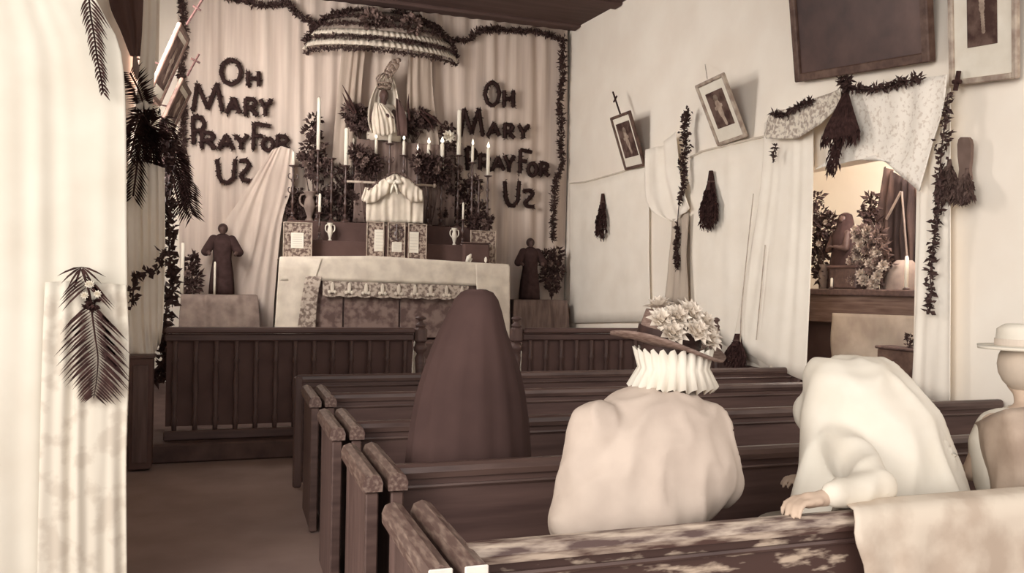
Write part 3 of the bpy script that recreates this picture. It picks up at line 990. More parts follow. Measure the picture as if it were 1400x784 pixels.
# veil: from the crown down the left side and behind
rows = [[pY(x, y, Y) for x, y, Y in r] for r in (
    [(527, 98, 11.25), (530, 96, 11.25), (534, 98, 11.25)],
    [(514, 118, 11.25), (526, 112, 11.32), (541, 118, 11.25)],
    [(505, 140, 11.16), (526, 130, 11.36), (545, 140, 11.2)],
    [(503, 165, 11.12), (526, 150, 11.38), (548, 165, 11.2)],
    [(508, 183, 11.12), (526, 175, 11.38), (548, 186, 11.2)])]
cloth_mb(rows, (0, -1, 0), 50, 20, .01, 6, 8).build('veil', M_ALB, st, smooth=True, solid=.006)
rows = [[pY(x, y, Y) for x, y, Y in r] for r in (
    [(518, 124, 11.1), (525, 120, 11.1), (533, 124, 11.1)], [(512, 140, 11.08), (518, 141, 11.05), (522, 142, 11.05)], [(508, 160, 11.05), (522, 162, 11.0), (538, 158, 11.05)], [(510, 184, 11.04), (524, 186, 11.0), (540, 182, 11.05)])]
cloth_mb(rows[1:], (0, -1, 0), 40, 14, .014, 5, 11).build('mantle_front', M_ALB, st, smooth=True, solid=.006)
rows = [[pY(x, y, 11.08) for x, y in r] for r in ([(541, 134), (547, 138)], [(541, 160), (556, 162)], [(543, 186), (556, 186)])]
cloth_mb(rows, (0, -1, 0), 16, 10, .01, 2, 13).build('mantle_lining', M_DARK, st, smooth=True, solid=.006)
mb = MB()
cc = hd + V((0, 0, .1))
for z, r in ((0, .085), (.06, .09)):
    mb.tube([cc + V((math.cos(a) * r, math.sin(a) * r, z)) for a in [2 * PI * i / 16 for i in range(17)]], .012, 6)
for i in range(8):
    a = 2 * PI * i / 8
    mb.tube(catmull([cc + V((math.cos(a) * .09, math.sin(a) * .09, .06)), cc + V((math.cos(a) * .11, math.sin(a) * .11, .13)), cc + V((math.cos(a) * .05, math.sin(a) * .05, .19)), cc + V((0, 0, .2))], 8), .009, 5)
    mb.ell(cc + V((math.cos(a) * .09, math.sin(a) * .09, .03)), .016, 6, 5)
mb.build('crown', M_GOLD, st, smooth=True)
mb = MB()
for i in range(11):
    q = pY(530 + 1.2 * i, 104 - 2.2 * i, 11.15)
    mb.ell(q + V((.03 * math.sin(i * 2), 0, 0)), (.04, .02, .035), 7, 5)
rp = [pY(x, y, 11.15) for x, y in ((524, 104), (530, 90), (540, 82), (545, 88), (540, 98), (531, 105), (526, 98), (534, 84))]
mb.tube(catmull(rp, 40), .013, 6)
mb.build('halo_scroll', M_GOLD, st, smooth=True)


def statuette(label, px, ytop, ybot, Y, base_z, group='dark robed statuettes'):
    p = pY(px, ybot, Y)
    b = V((p.x, Y, base_z))
    H = pY(px, ytop, Y).z - base_z
    t = thing('robed_statuette', label, 'statuette', b, group)
    hr = H * .075
    hc = b + V((0, 0, H - hr * 1.1))
    mb = MB()
    mb.cap2(b + V((0, 0, .15 * H)), H * .07, b + V((0, 0, H * .6)), H * .07)
    mb.cap2(b + V((0, 0, H * .65)), H * .06, hc - V((0, 0, hr)), hr * .45)
    head_parts(mb, hc, hr, (0, -1, -.05))
    for s_ in (-1, 1):
        sh = b + V((s_ * H * .13, 0, H * .76))
        el_ = sh + V((s_ * H * .08, -.02, -H * .14))
        ha = b + V((s_ * H * .17, -H * .12, H * .56))
        mb.cap2(sh, H * .05, el_, H * .045)
        mb.cap2(el_, H * .042, ha, H * .025)
        for q in range(4):
            mb.cap2(ha, H * .012, ha + V((s_ * .01 * (q - 1), -H * .035, -.012 * (q - 1))), H * .008, 6)
    person_mesh('statuette_body', mb, M_SKIND, t, .012, 3)
    mb = MB()
    vs = []
    prof = [(.17, 0), (.165, .12), (.15, .3), (.12, .5), (.13, .62), (.15, .74), (.1, .82), (.05, .85)]
    for r, z in prof:
        for k in range(24):
            a = 2 * PI * k / 24
            rr = r * H * (1 + (.08 * math.sin(k * 2.4) if z < .6 else 0))
            vs.append(b + V((rr * math.cos(a), rr * math.sin(a) * .75, z * H + .004)))
    mb.add(vs, [(j * 24 + k, j * 24 + (k + 1) % 24, (j + 1) * 24 + (k + 1) % 24, (j + 1) * 24 + k) for j in range(len(prof) - 1) for k in range(24)])
    mb.build('robe', M_DRESS, t, smooth=True, solid=.008)
    for s_ in (-1, 1):
        sh = b + V((s_ * H * .12, 0, H * .77))
        e_ = b + V((s_ * H * .22, -.03, H * .6))
        MB().cap2(sh, H * .07, e_, H * .065).build('sleeve', M_DRESS, t, smooth=True)
    mb = MB().ell(hc + V((0, .012, .012)), (hr * .92, hr * .98, hr * 1.0), 14, 8)
    mb.build('hair', M_HAIR, t, smooth=True)
    return t


def draped_box(name, label, x0, x1, y0, y1, Y, dep, m_, floor_z):
    a, b = pY(x0, y0, Y), pY(x1, y0, Y)
    z = (a.z + b.z) / 2
    cx = (a.x + b.x) / 2
    t = thing(name, label, 'stand', (cx, Y + dep / 2, floor_z))
    MB().box((cx, Y + dep / 2, (z + floor_z) / 2), (b.x - a.x - .04, dep - .04, z - floor_z - .01), bev=.01).build('stand_box', M_WOOD, t)
    wd = b.x - a.x
    cloth_mb([[V((a.x, Y - .0, z + .004)), V((b.x, Y, z + .004))], [V((a.x - .02, Y - .02, z - .3)), V((b.x + .03, Y - .02, z - .3))], [V((a.x - .03, Y - .02, floor_z + .05)), V((b.x + .05, Y - .02, floor_z + .05))]],
             (0, -1, 0), 60, 12, .012, 7, 3).build('front_cloth', m_, t, smooth=True, solid=.006)
    MB().box((cx, Y + dep / 2, z), (wd, dep, .012), bev=.004).build('top_cloth', m_, t)
    return z


zl = draped_box('draped_stand', 'low grey cloth-covered stand left of the altar', 248, 352, 404, 445, 10.6, .6, M_GREYCL, .155)
statuette('dark robed statuette with open arms on the left cloth-covered stand', 303, 306, 405, 10.9, zl + .008)
ft = V((pY(293, 405, 10.65).x, 10.68, zl + .008))
candle(293, 358, ft, 'thin white candle standing before the left statuette', 3)
ft = V((pY(247, 405, 10.5).x, 10.75, zl + .008))
candle(247, 332, ft, 'pale candle at the left end of the left stand', 5)
t = bouquet('dark leafy plant on the left stand beside the left statuette', [(262, 362, 9), (263, 378, 10), (261, 392, 11), (264, 355, 6)], 0, 40, 2, (pY(262, 405, 10.85).x, 10.85, zl + .008), 10.82, name='leafy_plant')
zr = draped_box('draped_stand', 'dim brown cloth-covered stand in the right sanctuary corner', 702, 775, 411, 460, 11.0, .45, M_MIDCL, .155)
statuette('dark robed statuette in the dim corner right of the altar', 724, 326, 411, 11.15, zr + .008)
bouquet('dim bush of leaves right of the corner statuette', [(748, 352, 11), (760, 350, 10), (752, 366, 10), (762, 372, 10), (746, 378, 9), (756, 392, 8)], 0, 36, 3, (pY(754, 411, 11.2).x, 11.2, zr + .008), 11.2, name='leafy_plant')

# ------------------------------------------------------------------ communion rail
YR = 7.34
ZR = pY(400, 448, YR).z
def newel(px, label):
    x = pY(px, 450, YR).x
    b = V((x, YR, .158))
    t = thing('rail_post', label, 'post', b, 'turned rail posts')
    MB().box(b + V((0, 0, .02)), (.13, .13, .04), bev=.01).build('plinth', M_WOODX, t)
    k = .05
    MB().lathe([(k, .04), (k, .28), (k * 1.15, .3), (k * .8, .33), (k * .7, .45), (k * .95, .66), (k * .6, .7), (k * 1.2, .73), (k * 1.2, .76), (k * .8, .8)], b, 16).build('turned_shaft', M_WOOD, t, smooth=True)
    MB().box(b + V((0, 0, .87)), (.11, .11, .14), bev=.02).build('post_block', M_WOODX, t)
    MB().lathe([(k * .9, .94), (k * 1.0, .96), (k * .5, .98), (k * .4, 1.0), (k * 1.0, 1.015), (k * .95, 1.03), (k * .3, 1.045)], b, 16).build('finial', M_WOOD, t, smooth=True)
    return b
n1 = newel(575, 'turned dark post at the left side of the rail opening')
n2 = newel(706, 'turned dark post at the right side of the rail opening')
n3 = newel(980, 'turned dark post at the wall end of the rail')
def rail(label, xa_, xb_):
    t = thing('communion_rail', label, 'railing', ((xa_ + xb_) / 2, YR, .158), 'communion rail sections')
    cx = (xa_ + xb_) / 2
    L = xb_ - xa_
    MB().box((cx, YR, ZR - .025), (L, .13, .05), bev=.015).build('hand_rail', M_WOOD, t)
    MB().box((cx, YR, ZR - .085), (L, .05, .06), bev=.01).build('upper_rail', M_WOOD, t)
    MB().box((cx, YR, .2), (L, .07, .08), bev=.01).build('lower_rail', M_WOOD, t)
    MB().box((cx, YR + .035, (ZR + .2) / 2), (L - .02, .012, ZR - .34), bev=.003).build('backing_board', M_DARK, t)
    nb = int(L / .148)
    base = None
    for i in range(nb):
        x = xa_ + L * (i + .5) / nb
        if base is None:
            hb = ZR - .115 - .24
            base = MB().lathe([(.02, .24), (.02, .3), (.028, .32), (.018, .36), (.015, .42), (.026, .6), (.017, ZR - .3), (.027, ZR - .28), (.018, ZR - .25), (.02, ZR - .115)], V((x, YR - .005, 0)), 8).build('baluster', M_WOODX, t, smooth=True)
            bx = x
        else:
            c = base.copy()
            COL.objects.link(c)
            c.parent = t
            c.location = (x - bx, 0, 0)
rail('left section of the dark balustered communion rail', pY(226, 450, YR).x, n1.x - .06)
rail('right section of the dark balustered communion rail', n2.x + .06, n3.x - .06)
for i, (xa_, xb_, lab) in enumerate(((563, 570, 'narrow white cloth showing left of the left rail opening post'), (711, 716, 'narrow white cloth showing right of the right rail opening post'), (955, 967, 'white cloth showing left of the wall end rail post'), (985, 998, 'white cloth showing right of the wall end rail post'))):
    rows = [[pY(x, y, YR + .14) for x, y in r] for r in ([((xa_ + xb_) / 2, 462), (xb_, 464)], [(xa_, 500), (xb_, 500)], [(xa_ - 1, 530), (xb_, 530)], [(xa_ - 2, 596), (xb_, 596)])]
    o = cloth_mb(rows, (0, -1, 0), 10, 8, .008, 1.5, i).build('communion_cloth', M_PAPER, origin=rows[0][0], smooth=True, solid=.006)
    tag(o, lab, 'cloth', 'white cloths behind the rail posts')

# ------------------------------------------------------------------ pews
ZP = .81
PX0, PX1 = .455, XR - .03
def pew(Yb, label, ends=True, near=False):
    t = thing('church_pew', label, 'pew', (PX0, Yb, 0), 'dark wooden pews')
    xs_ = PX0 + (.14 if ends else .02)
    L = PX1 - xs_
    cx = (PX1 + xs_) / 2
    MB().box((cx, Yb + .0, (ZP - .05) / 2 + .02), (L, .024, ZP - .08), bev=.004).build('back_board', M_SCR if near else M_WOOD, t)
    prof = [(.0, -.028), (.028, -.022), (.032, 0), (.026, .02), (.012, .03), (-.012, .03), (-.026, .02), (-.032, 0), (-.028, -.022)]
    n = len(prof)
    vs = [V((x, Yb + a, ZP - .03 + b)) for x in (xs_, PX1) for a, b in prof]
    MB().add(vs, [tuple(range(n)), tuple(range(2 * n - 1, n - 1, -1))] + [(i, n + i, n + (i + 1) % n, (i + 1) % n) for i in range(n)]).build('top_rail', M_RAILW if near else M_WOODL, t)
    MB().tube([V((xs_, Yb - .018, ZP - .085)), V((PX1, Yb - .018, ZP - .085))], .008, 6).build('bead', M_WOODL, t)
    if ends:
        MB().box((cx, Yb + .21, .42), (L, .36, .03), bev=.008).build('seat', M_WOOD, t)
        for x in (xs_ + .6, cx, PX1 - .6):
            MB().box((x, Yb + .2, .2), (.035, .3, .4), bev=.005).build('seat_support', M_WOOD, t)
        for i, x in enumerate((PX0 + .035, PX0 + .125)):
            e = MB().box((x, Yb + .165, .37), (.028, .55, .74), bev=.004).build('end_panel', M_WOODX, t)
            MB().box((x, Yb - .115, .375), (.045, .03, .73), bev=.005).build('end_stile', M_WOODL, e)
            mb = MB()
            pr = [(-.034, -.03), (.034, -.03), (.036, 0), (.026, .024), (0, .034), (-.026, .024), (-.036, 0)]
            vs = [V((x + a, yy, ZP - .034 + b)) for yy in (Yb - .14, Yb + .46) for a, b in pr]
            k = len(pr)
            mb.add(vs, [tuple(range(k)), tuple(range(2 * k - 1, k - 1, -1))] + [(j, k + j, k + (j + 1) % k, (j + 1) % k) for j in range(k)])
            mb.build('end_cap', M_CAP, e)
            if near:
                MB().box((x, Yb - .144, ZP - .034), (.06, .008, .05), bev=.003).build('cap_face', M_PALE, e)  # pale plate on the near end of each cap
    else:
        for k_ in range(4):
            x = xs_ + L * (k_ + .5) / 4
            MB().box((x, Yb - .017, .42), (L / 4 - .1, .012, .5), bev=.004).build('front_panel', M_WOODX, t)
        MB().box((PX0 + .03, Yb, .4), (.06, .07, .8), bev=.01).build('end_post', M_WOODX, t)
    return t
M_WOODL = mat('waxed_wood', (98, 77, 70), (68, 50, 46), 8, .4, .5, stretch=(.4, 3, 3))
pew(6.16, 'panelled front screen of the pews nearest the communion rail', ends=False)
pew(5.12, 'second dark pew from the communion rail')
pew(4.05, 'middle dark pew in front of the black-veiled woman')
pew(3.05, 'dark pew right behind the black-veiled woman')
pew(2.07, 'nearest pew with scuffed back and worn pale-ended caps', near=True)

# ------------------------------------------------------------------ people
def hand(mb, w_, d, palm, side, s=1.0):
    """wrist w_, pointing d, palm normal, thumb towards side: palm and five fingers that curl over"""
    d, palm, side = V(d).normalized(), V(palm).normalized(), V(side).normalized()
    mb.cap2(w_, .024 * s, w_ + d * .05 * s, .026 * s)
    for i in range(4):
        mb.cap2(w_ + d * .02 * s + side * (.024 - .016 * i) * s, .014 * s, w_ + d * .085 * s + side * (.03 - .02 * i) * s, .0115 * s, 8)
    for i, L in enumerate((.068, .078, .072, .056)):
        b = w_ + d * .085 * s + side * (.03 - .02 * i) * s
        k1 = b + (d * .8 + side * (.12 - .1 * i) + palm * .25) * L * .5 * s
        k2 = k1 + (d * .55 + palm * .7 + side * (.05 - .06 * i)) * L * .35 * s
        k3 = k2 + (d * .3 + palm * .9) * L * .25 * s
        mb.cap2(b, .0098 * s, k1, .009 * s, 8)
        mb.cap2(k1, .009 * s, k2, .0082 * s, 8)
        mb.cap2(k2, .0082 * s, k3, .0072 * s, 8)
    b = w_ + d * .02 * s + side * .026 * s
    k1 = b + (d * .6 + side * .75 + palm * .15) * .045 * s
    k2 = k1 + (d * .85 + side * .3 + palm * .3) * .036 * s
    mb.cap2(b, .014 * s, k1, .011 * s, 8)
    mb.cap2(k1, .011 * s, k2, .009 * s, 8)


def seated(name, label, pelvis, lean, head, arms, shoulders=.19):
    """body as one surface: pelvis on the seat, legs forward and down to the floor, spine up to the head"""
    t = thing(name, label, 'person', V((pelvis.x, pelvis.y, 0)))
    mb = MB()
    chest = pelvis + V(lean)
    nb = chest + (head - chest) * .35
    mb.ell(pelvis, (.18, .13, .12), 16, 10)
    mb.cap2(pelvis + V((0, 0, .04)), .12, chest - V((0, 0, .12)), .125)
    mb.ell(chest - V((0, 0, .06)), (shoulders * .92, .12, .15), 16, 10)
    mb.cap2(chest, .07, nb, .052)
    mb.cap2(nb, .05, head - V((0, 0, .04)), .05)
    head_parts(mb, head, .108, (head - chest) * V((1, 1, .0)) + V((0, .12, -.05)))
    for s_ in (-1, 1):
        hip = pelvis + V((s_ * .09, .02, -.02))
        knee = V((pelvis.x + s_ * .12, pelvis.y + .40, .47))
        ank = V((pelvis.x + s_ * .12, pelvis.y + .36, .09))
        mb.cap2(hip, .085, knee, .058)
        mb.cap2(knee, .056, ank, .036)
        mb.cap2(ank - V((0, .03, .045)), .036, ank + V((0, .13, -.055)), .028)
    for s_, (el_, wr, hd_) in zip((-1, 1), arms):
        sh = chest + V((s_ * shoulders, 0, .0))
        mb.cap2(sh, .052, el_, .04)
        mb.cap2(el_, .038, wr, .026)
        hand(mb, wr, *hd_)
    return t, mb, chest


# woman in black veil
pv = pZ(648, 560, .55)
k = 3.36
pel = V((pY(645, 560, k + .05).x, k, .55))
head = V((pY(656, 415, k + .05).x, k + .04, 1.315))
lap = V((pel.x, k + .38, .62))
t1, mb, ch = seated('person', 'seated person wrapped in a long black veil seen from behind', pel, (.0, .03, .5), head,
                    [(V((pel.x - .17, k + .02, .84)), V((pel.x - .06, k + .12, .74)), ((.6, .5, 0), (0, 0, -1), (0, 1, 0))),
                     (V((pel.x + .17, k + .02, .84)), V((pel.x + .06, k + .12, .74)), ((-.6, .5, 0), (0, 0, -1), (0, 1, 0)))], shoulders=.14)
person_mesh('body', mb, M_SKIN, t1, .009, 4)
mb = MB()
mb.ell(head + V((0, -.0, .03)), (.118, .14, .135), 18, 12)
u3 = mpp(V((pel.x, k, 1)))
def vw(y, xl, xr, dep, tilt=0):
    a, b = pY(xl, y, k), pY(xr, y, k)
    return ((a + b) / 2, (b.x - a.x) / 2, dep)
mb2 = []
lv = [vw(396, 646, 668, .05), vw(400, 636, 677, .1), vw(410, 627, 683, .13), vw(425, 620, 687, .15), vw(450, 607, 692, .17), vw(480, 594, 701, .19), (vw(506, 584, 710, .18)), vw(540, 573, 716, .2), vw(580, 565, 720, .21), vw(620, 560, 722, .22), vw(670, 556, 724, .22), vw(720, 552, 726, .2)]
N = 48
vs = []
for (c, rx, ry) in lv:
    for i in range(N):
        a = 2 * PI * i / N
        fo = 1 + .035 * math.sin(i * 1.9 + c.z * 3) * min(1, (1.42 - c.z) * 3)
        vs.append(V((c.x + rx * fo * math.cos(a), k + .02 + .06 * max(0, (c.z - 1.0)) + ry * fo * math.sin(a), c.z)))
fs = [(j * N + i, j * N + (i + 1) % N, (j + 1) * N + (i + 1) % N, (j + 1) * N + i) for j in range(len(lv) - 1) for i in range(N)]
fs = [f for f in fs if not (vs[f[0]].y > k + .14 and 1.22 < vs[f[0]].z < 1.38)]   # opening for the face
fs.append(tuple(range(N)))
MB().add(vs, fs).build('black_veil', M_VEIL, t1, smooth=True, solid=-.008)


def skirt(t, pel, m_, w_=.3):
    vs = []
    N = 40
    rings = [(0, .0, .2, .2, .58), (0, .18, .26, .33, .55), (0, .22, .28, .34, .35), (0, .24, .32, .3, .12), (0, .24, .34, .3, .03)]
    for _, dy, rx, ry, z in rings:
        for i in range(N):
            a = 2 * PI * i / N
            fo = 1 + .05 * math.sin(i * 2.3) * (z < .5)
            yy = dy + ry * fo * math.sin(a)
            if z < .5:
                yy = max(yy, .05 + .02 * math.sin(i))
            vs.append(V((pel.x + rx * fo * math.cos(a), pel.y + yy, z if z < .5 else z + .0)))
    MB().add(vs, [(j * N + i, j * N + (i + 1) % N, (j + 1) * N + (i + 1) % N, (j + 1) * N + i) for j in range(4) for i in range(N)]).build('skirt', m_, t, smooth=True, solid=.008)


skirt(t1, pel, M_VEIL)

# woman in pale blouse and trimmed straw hat
k = 2.36
pel = V((pY(882, 700, k).x, k, .55))
head = V((pY(905, 480, k + .2).x, k + .16, pY(900, 492, k + .2).z))
sL = pY(840, 585, k + .05)
t2, mb, ch = seated('person', 'seated person in pale puffed blouse and flower-trimmed straw hat', pel, (.02, .1, .42), head,
                    [(V((pel.x - .26, k + .08, .74)), V((pel.x - .07, k + .36, .68)), ((.6, .6, 0), (0, 0, -1), (0, 1, 0))),
                     (V((pel.x + .27, k + .08, .74)), V((pel.x + .07, k + .36, .68)), ((-.6, .6, 0), (0, 0, -1), (0, 1, 0)))])
person_mesh('body', mb, M_SKIN, t2, .009, 4)
lvl = [  # px y, left, right, depth, y shift
    (528, 872, 924, .06, .1), (536, 850, 945, .1, .09), (550, 825, 965, .13, .08), (575, 802, 985, .155, .06), (605, 786, 998, .165, .04), (640, 774, 1005, .165, .02), (670, 762, 1000, .16, .0), (700, 750, 975, .16, -.02), (722, 752, 950, .17, -.02), (750, 770, 940, .15, 0)]
def shell(lvl, k, t, m_, nm, fold=.02, seed=0, voxel=.012, close=True):
    N = 56
    mb = MB()
    vs = []
    for (y, xl, xr, dep, dy) in lvl:
        yy = k + dy
        a, b = pY(xl, y, yy), pY(xr, y, yy)
        c = (a + b) / 2
        rx = (b.x - a.x) / 2
        for i in range(N):
            an = 2 * PI * i / N
            vs.append(V((c.x + rx * math.cos(an), yy + dep * math.sin(an), c.z)))
    fs = [(j * N + i, j * N + (i + 1) % N, (j + 1) * N + (i + 1) % N, (j + 1) * N + i) for j in range(len(lvl) - 1) for i in range(N)]
    fs.append(tuple(range(N)))
    fs.append(tuple(range(len(vs) - 1, len(vs) - N - 1, -1)))
    mb.add(vs, [tuple(reversed(f)) for f in fs])
    return mb
mb = shell(lvl, k, t2, M_BLOUSE, 'blouse')
for s_, xe, xs2, xh in ((-1, 792, 815, 780), (1, 985, 965, 975)):       # puffed sleeves
    mb.cap2(pY(xs2, 585, k + .03), .085, pY(xe + 4 * -s_, 660, k + .03), .085)
person_mesh('blouse', mb, M_BLOUSE, t2, .013, 8, fold=(.014, 11, .4))
skirt(t2, pel, M_DRESS)
# collar frill
mb = MB()
cc = V((head.x, k + .12, pY(900, 515, k + .12).z))
vs = []
n = 72
for i in range(n + 1):
    a = 2 * PI * i / n
    wv = .012 * math.sin(i * 2.1)
    vs += [cc + V((math.cos(a) * .118, math.sin(a) * .115, .03)), cc + V((math.cos(a) * (.15 + wv), math.sin(a) * (.12 + wv), -.04 + wv)), cc + V((math.cos(a) * (.13 + wv), math.sin(a) * (.11 + wv), .09 + wv))]
fs = []
for i in range(n):
    fs += [(3 * i, 3 * i + 3, 3 * i + 4, 3 * i + 1), (3 * i, 3 * i + 2, 3 * i + 5, 3 * i + 3)]
mb.add(vs, fs).build('collar_frill', M_WHITE, t2, smooth=True, solid=.004)
MB().ell(head + V((0, -.015, .01)), (.104, .112, .118), 16, 10).build('hair', M_HAIR, t2, smooth=True)
# hat
M_PETH = mat('silk_petal', (222, 210, 195), (196, 182, 166), 20)
ht = thing('trimmed_hat', 'wide straw hat with pale flowers worn by the person in the puffed blouse', 'hat', head + V((0, 0, .06)))
hc = head + V((0, 0, .06))
tilt = Matrix.Rotation(.16, 3, 'Y') @ Matrix.Rotation(.12, 3, 'X')
mb = MB()
vs = []
N = 48
for r, z in ((.10, .10), (.105, .06), (.108, .01), (.15, .0), (.2, .008), (.205, .012), (.2, .0), (.11, -.01)):
    for i in range(N):
        a = 2 * PI * i / N
        vs.append(hc + tilt @ V((r * math.cos(a), r * .92 * math.sin(a), z + (.02 * math.sin(2 * a) if r > .14 else 0))))
fs = [(j * N + i, j * N + (i + 1) % N, (j + 1) * N + (i + 1) % N, (j + 1) * N + i) for j in range(7) for i in range(N)]
fs.append(tuple(range(N - 1, -1, -1)))
mb.add(vs, fs).build('hat_body', M_STRAW, ht, smooth=True)
mb = MB()
for i in range(N):
    a0, a1 = 2 * PI * i / N, 2 * PI * (i + 1) / N
    mb.add([hc + tilt @ V((.112 * math.cos(a), .108 * math.sin(a), z)) for a, z in ((a0, .008), (a1, .008), (a1, .045), (a0, .045))], [(0, 1, 2, 3)])
mb.build('hat_band', M_HAIR, ht, solid=.003)
for i, (a, r, z) in enumerate(((-1.2, .07, .11), (-.6, .1, .09), (-1.9, .08, .09), (.2, .06, .12), (-1.3, .12, .06), (2.4, .05, .11), (-.4, .13, .05), (-2.4, .1, .07), (-2.0, .12, .04), (-.8, .13, .04))):
    blossom(ht, hc + tilt @ V((r * math.cos(a) - .005, r * math.sin(a), z)), .06, M_PETH, tilt @ V((math.cos(a) * .4, math.sin(a) * .6 - .3, 1)))

# person in white, bowed forward, one arm along the pew back
k = 2.42
pel = V((pY(1190, 690, k).x, k, .55))
cht = V((.1, .2, .46))
head = pel + V((.4, .42, .5))
head.z = 1.0
wrist = pY(1120, 722, 2.10)
wrist.z = ZP + .035
elb = V((wrist.x + .26, 2.16, ZP + .04))
t3, mb, ch = seated('person', 'person in a white dress bowed low with one hand gripping the nearest pew back', pel, cht, head,
                    [(elb, wrist, ((-1, -.12, .0), (0, -.3, -1), (0, 1, .0))),
                     (V((pel.x + .3, k + .18, .76)), V((pel.x + .12, k + .42, .7)), ((-.6, .5, 0), (0, 0, -1), (0, 1, 0)))], shoulders=.18)
person_mesh('body', mb, M_SKIN, t3, .0075, 3)
lvl3 = [(490, 1120, 1202, .08, .2), (497, 1114, 1214, .12, .18), (512, 1110, 1226, .15, .15), (535, 1110, 1244, .17, .12), (565, 1106, 1270, .18, .09), (600, 1104, 1284, .18, .06), (640, 1100, 1300, .19, .03), (680, 1094, 1312, .2, .0), (712, 1085, 1318, .2, -.02), (745, 1090, 1312, .17, 0)]
mb = shell(lvl3, k, t3, M_WHITE, 'dress_top')
mb.cap2(ch + V((-.17, 0, 0)), .095, elb, .068)
mb.cap2(ch + V((.17, 0, 0)), .095, V((pel.x + .3, k + .18, .76)), .075)
mb.cap2(V((pel.x + .3, k + .18, .76)), .07, V((pel.x + .14, k + .4, .7)), .045)
mb.cap2(elb, .062, wrist + V((.05, 0, .012)), .038)
mb.cap2(pY(1255, 590, k + .05), .08, pY(1290, 680, k + .05), .075)
person_mesh('white_dress', mb, M_WHITE, t3, .013, 8, fold=(.02, 7, .35))
skirt(t3, pel, M_WHITE)
MB().ell(head + V((0, -.0, .02)), (.106, .112, .115), 16, 10).build('hair', M_HAIR, t3, smooth=True)
mb = MB().ell(head + V((0, -.01, .035)), (.125, .13, .125), 18, 10)
mb.cap2(head + V((0, -.08, -.02)), .1, pel + cht + V((0, -.0, .02)), .12)
person_mesh('white_veil', mb, M_WHITE, t3, .013, 5)

# fourth person at the right edge, pale dress and hat, tan shawl
k = 2.42
pel = V((pY(1425, 690, k).x, k, .55))
head = V((pY(1395, 502, k + .1).x, k + .08, pY(1395, 502, k + .1).z))
t4, mb, ch = seated('person', 'person in pale dress and tan shawl sitting at the right edge of the nearest pew', pel, (-.02, .04, .42), head,
                    [(V((pel.x - .25, k + .1, .78)), V((pel.x - .06, k + .36, .7)), ((.6, .5, 0), (0, 0, -1), (0, 1, 0))),
                     (V((pel.x + .25, k + .1, .78)), V((pel.x + .06, k + .36, .7)), ((-.6, .5, 0), (0, 0, -1), (0, 1, 0)))])
person_mesh('body', mb, M_SKIN, t4, .009, 4)
lvl4 = [(560, 1375, 1440, .09, .06), (570, 1352, 1462, .12, .05), (600, 1338, 1480, .15, .04), (640, 1342, 1490, .16, .02), (680, 1352, 1490, .16, 0), (740, 1358, 1490, .16, 0)]
mb = shell(lvl4, k, t4, M_WHITE, 'dress')
person_mesh('pale_dress', mb, M_WHITE, t4, .014, 8, fold=(.02, 7, .35))
rows = [[pY(x, y, Y) for x, y, Y in r] for r in (
    [(1470, 566, k), (1420, 556, k - .13), (1375, 560, k - .12), (1338, 574, k + .05), (1334, 580, k + .14)],
    [(1490, 600, k), (1420, 590, k - .2), (1385, 600, k - .19), (1345, 620, k - .03), (1338, 625, k + .14)],
    [(1490, 640, k), (1420, 680, k - .21), (1398, 700, k - .2), (1362, 700, k - .12), (1356, 700, k + .1)])]
cloth_mb(rows, (0, -1, 0), 50, 14, .012, 4, 5).build('tan_shawl', M_TAN, t4, smooth=True, solid=.01)
skirt(t4, pel, M_WHITE)
MB().ell(head + V((0, -.012, .012)), (.104, .112, .118), 16, 10).build('hair', mat('pale_hair', (205, 188, 170)), t4, smooth=True)
ht = thing('pale_hat', 'pale round hat worn by the person at the right edge', 'hat', head + V((0, 0, .06)))
hc = head + V((-.01, 0, .085))
mb = MB()
vs = []
for r, z in ((.07, .09), (.1, .07), (.105, .0), (.17, -.005), (.172, .004), (.17, -.012), (.1, -.015)):
    for i in range(N):
        a = 2 * PI * i / N
        vs.append(hc + V((r * math.cos(a), r * .92 * math.sin(a), z)))
fs = [(j * N + i, j * N + (i + 1) % N, (j + 1) * N + (i + 1) % N, (j + 1) * N + i) for j in range(6) for i in range(N)]
fs.append(tuple(range(N - 1, -1, -1)))
mb.add(vs, fs).build('hat_body', M_WHITE, ht, smooth=True)
mb = MB()
for i in range(N):
    a0, a1 = 2 * PI * i / N, 2 * PI * (i + 1) / N
    mb.add([hc + V((.107 * math.cos(a), .1 * math.sin(a), z)) for a, z in ((a0, .004), (a1, .004), (a1, .03), (a0, .03))], [(0, 1, 2, 3)])
mb.build('hat_band', mat('pale_band', (218, 203, 187)), ht, solid=.003)

# added pale cloth imitating the washed-out blur over the near pew back
a = pZ(1162, 706, ZP)
vs = []
nu, nv = 60, 16
path = [(.06, -.02), (.045, .02), (.0, .012), (-.045, .012), (-.06, -.03), (-.06, -.12), (-.065, -.22), (-.06, -.34)]
PP = catmull([V((0, a_, b_)) for a_, b_ in path], nv)
for j in range(nv):
    for i in range(nu):
        u_ = i / (nu - 1)
        x = a.x + .02 + u_ * 1.5 + .02 * math.sin(j * .8) * (u_ < .1)
        d = .012 * math.sin(u_ * 45 + math.sin(u_ * 9) * 2) * (j / nv)
        vs.append(V((x, 2.07 + PP[j].y - (d if j > nv * .4 else 0) - (.006 if PP[j].z < -.01 else 0), ZP + PP[j].z)))
mb = MB().add(vs, [(j * nu + i, j * nu + i + 1, (j + 1) * nu + i + 1, (j + 1) * nu + i) for j in range(nv - 1) for i in range(nu - 1)])
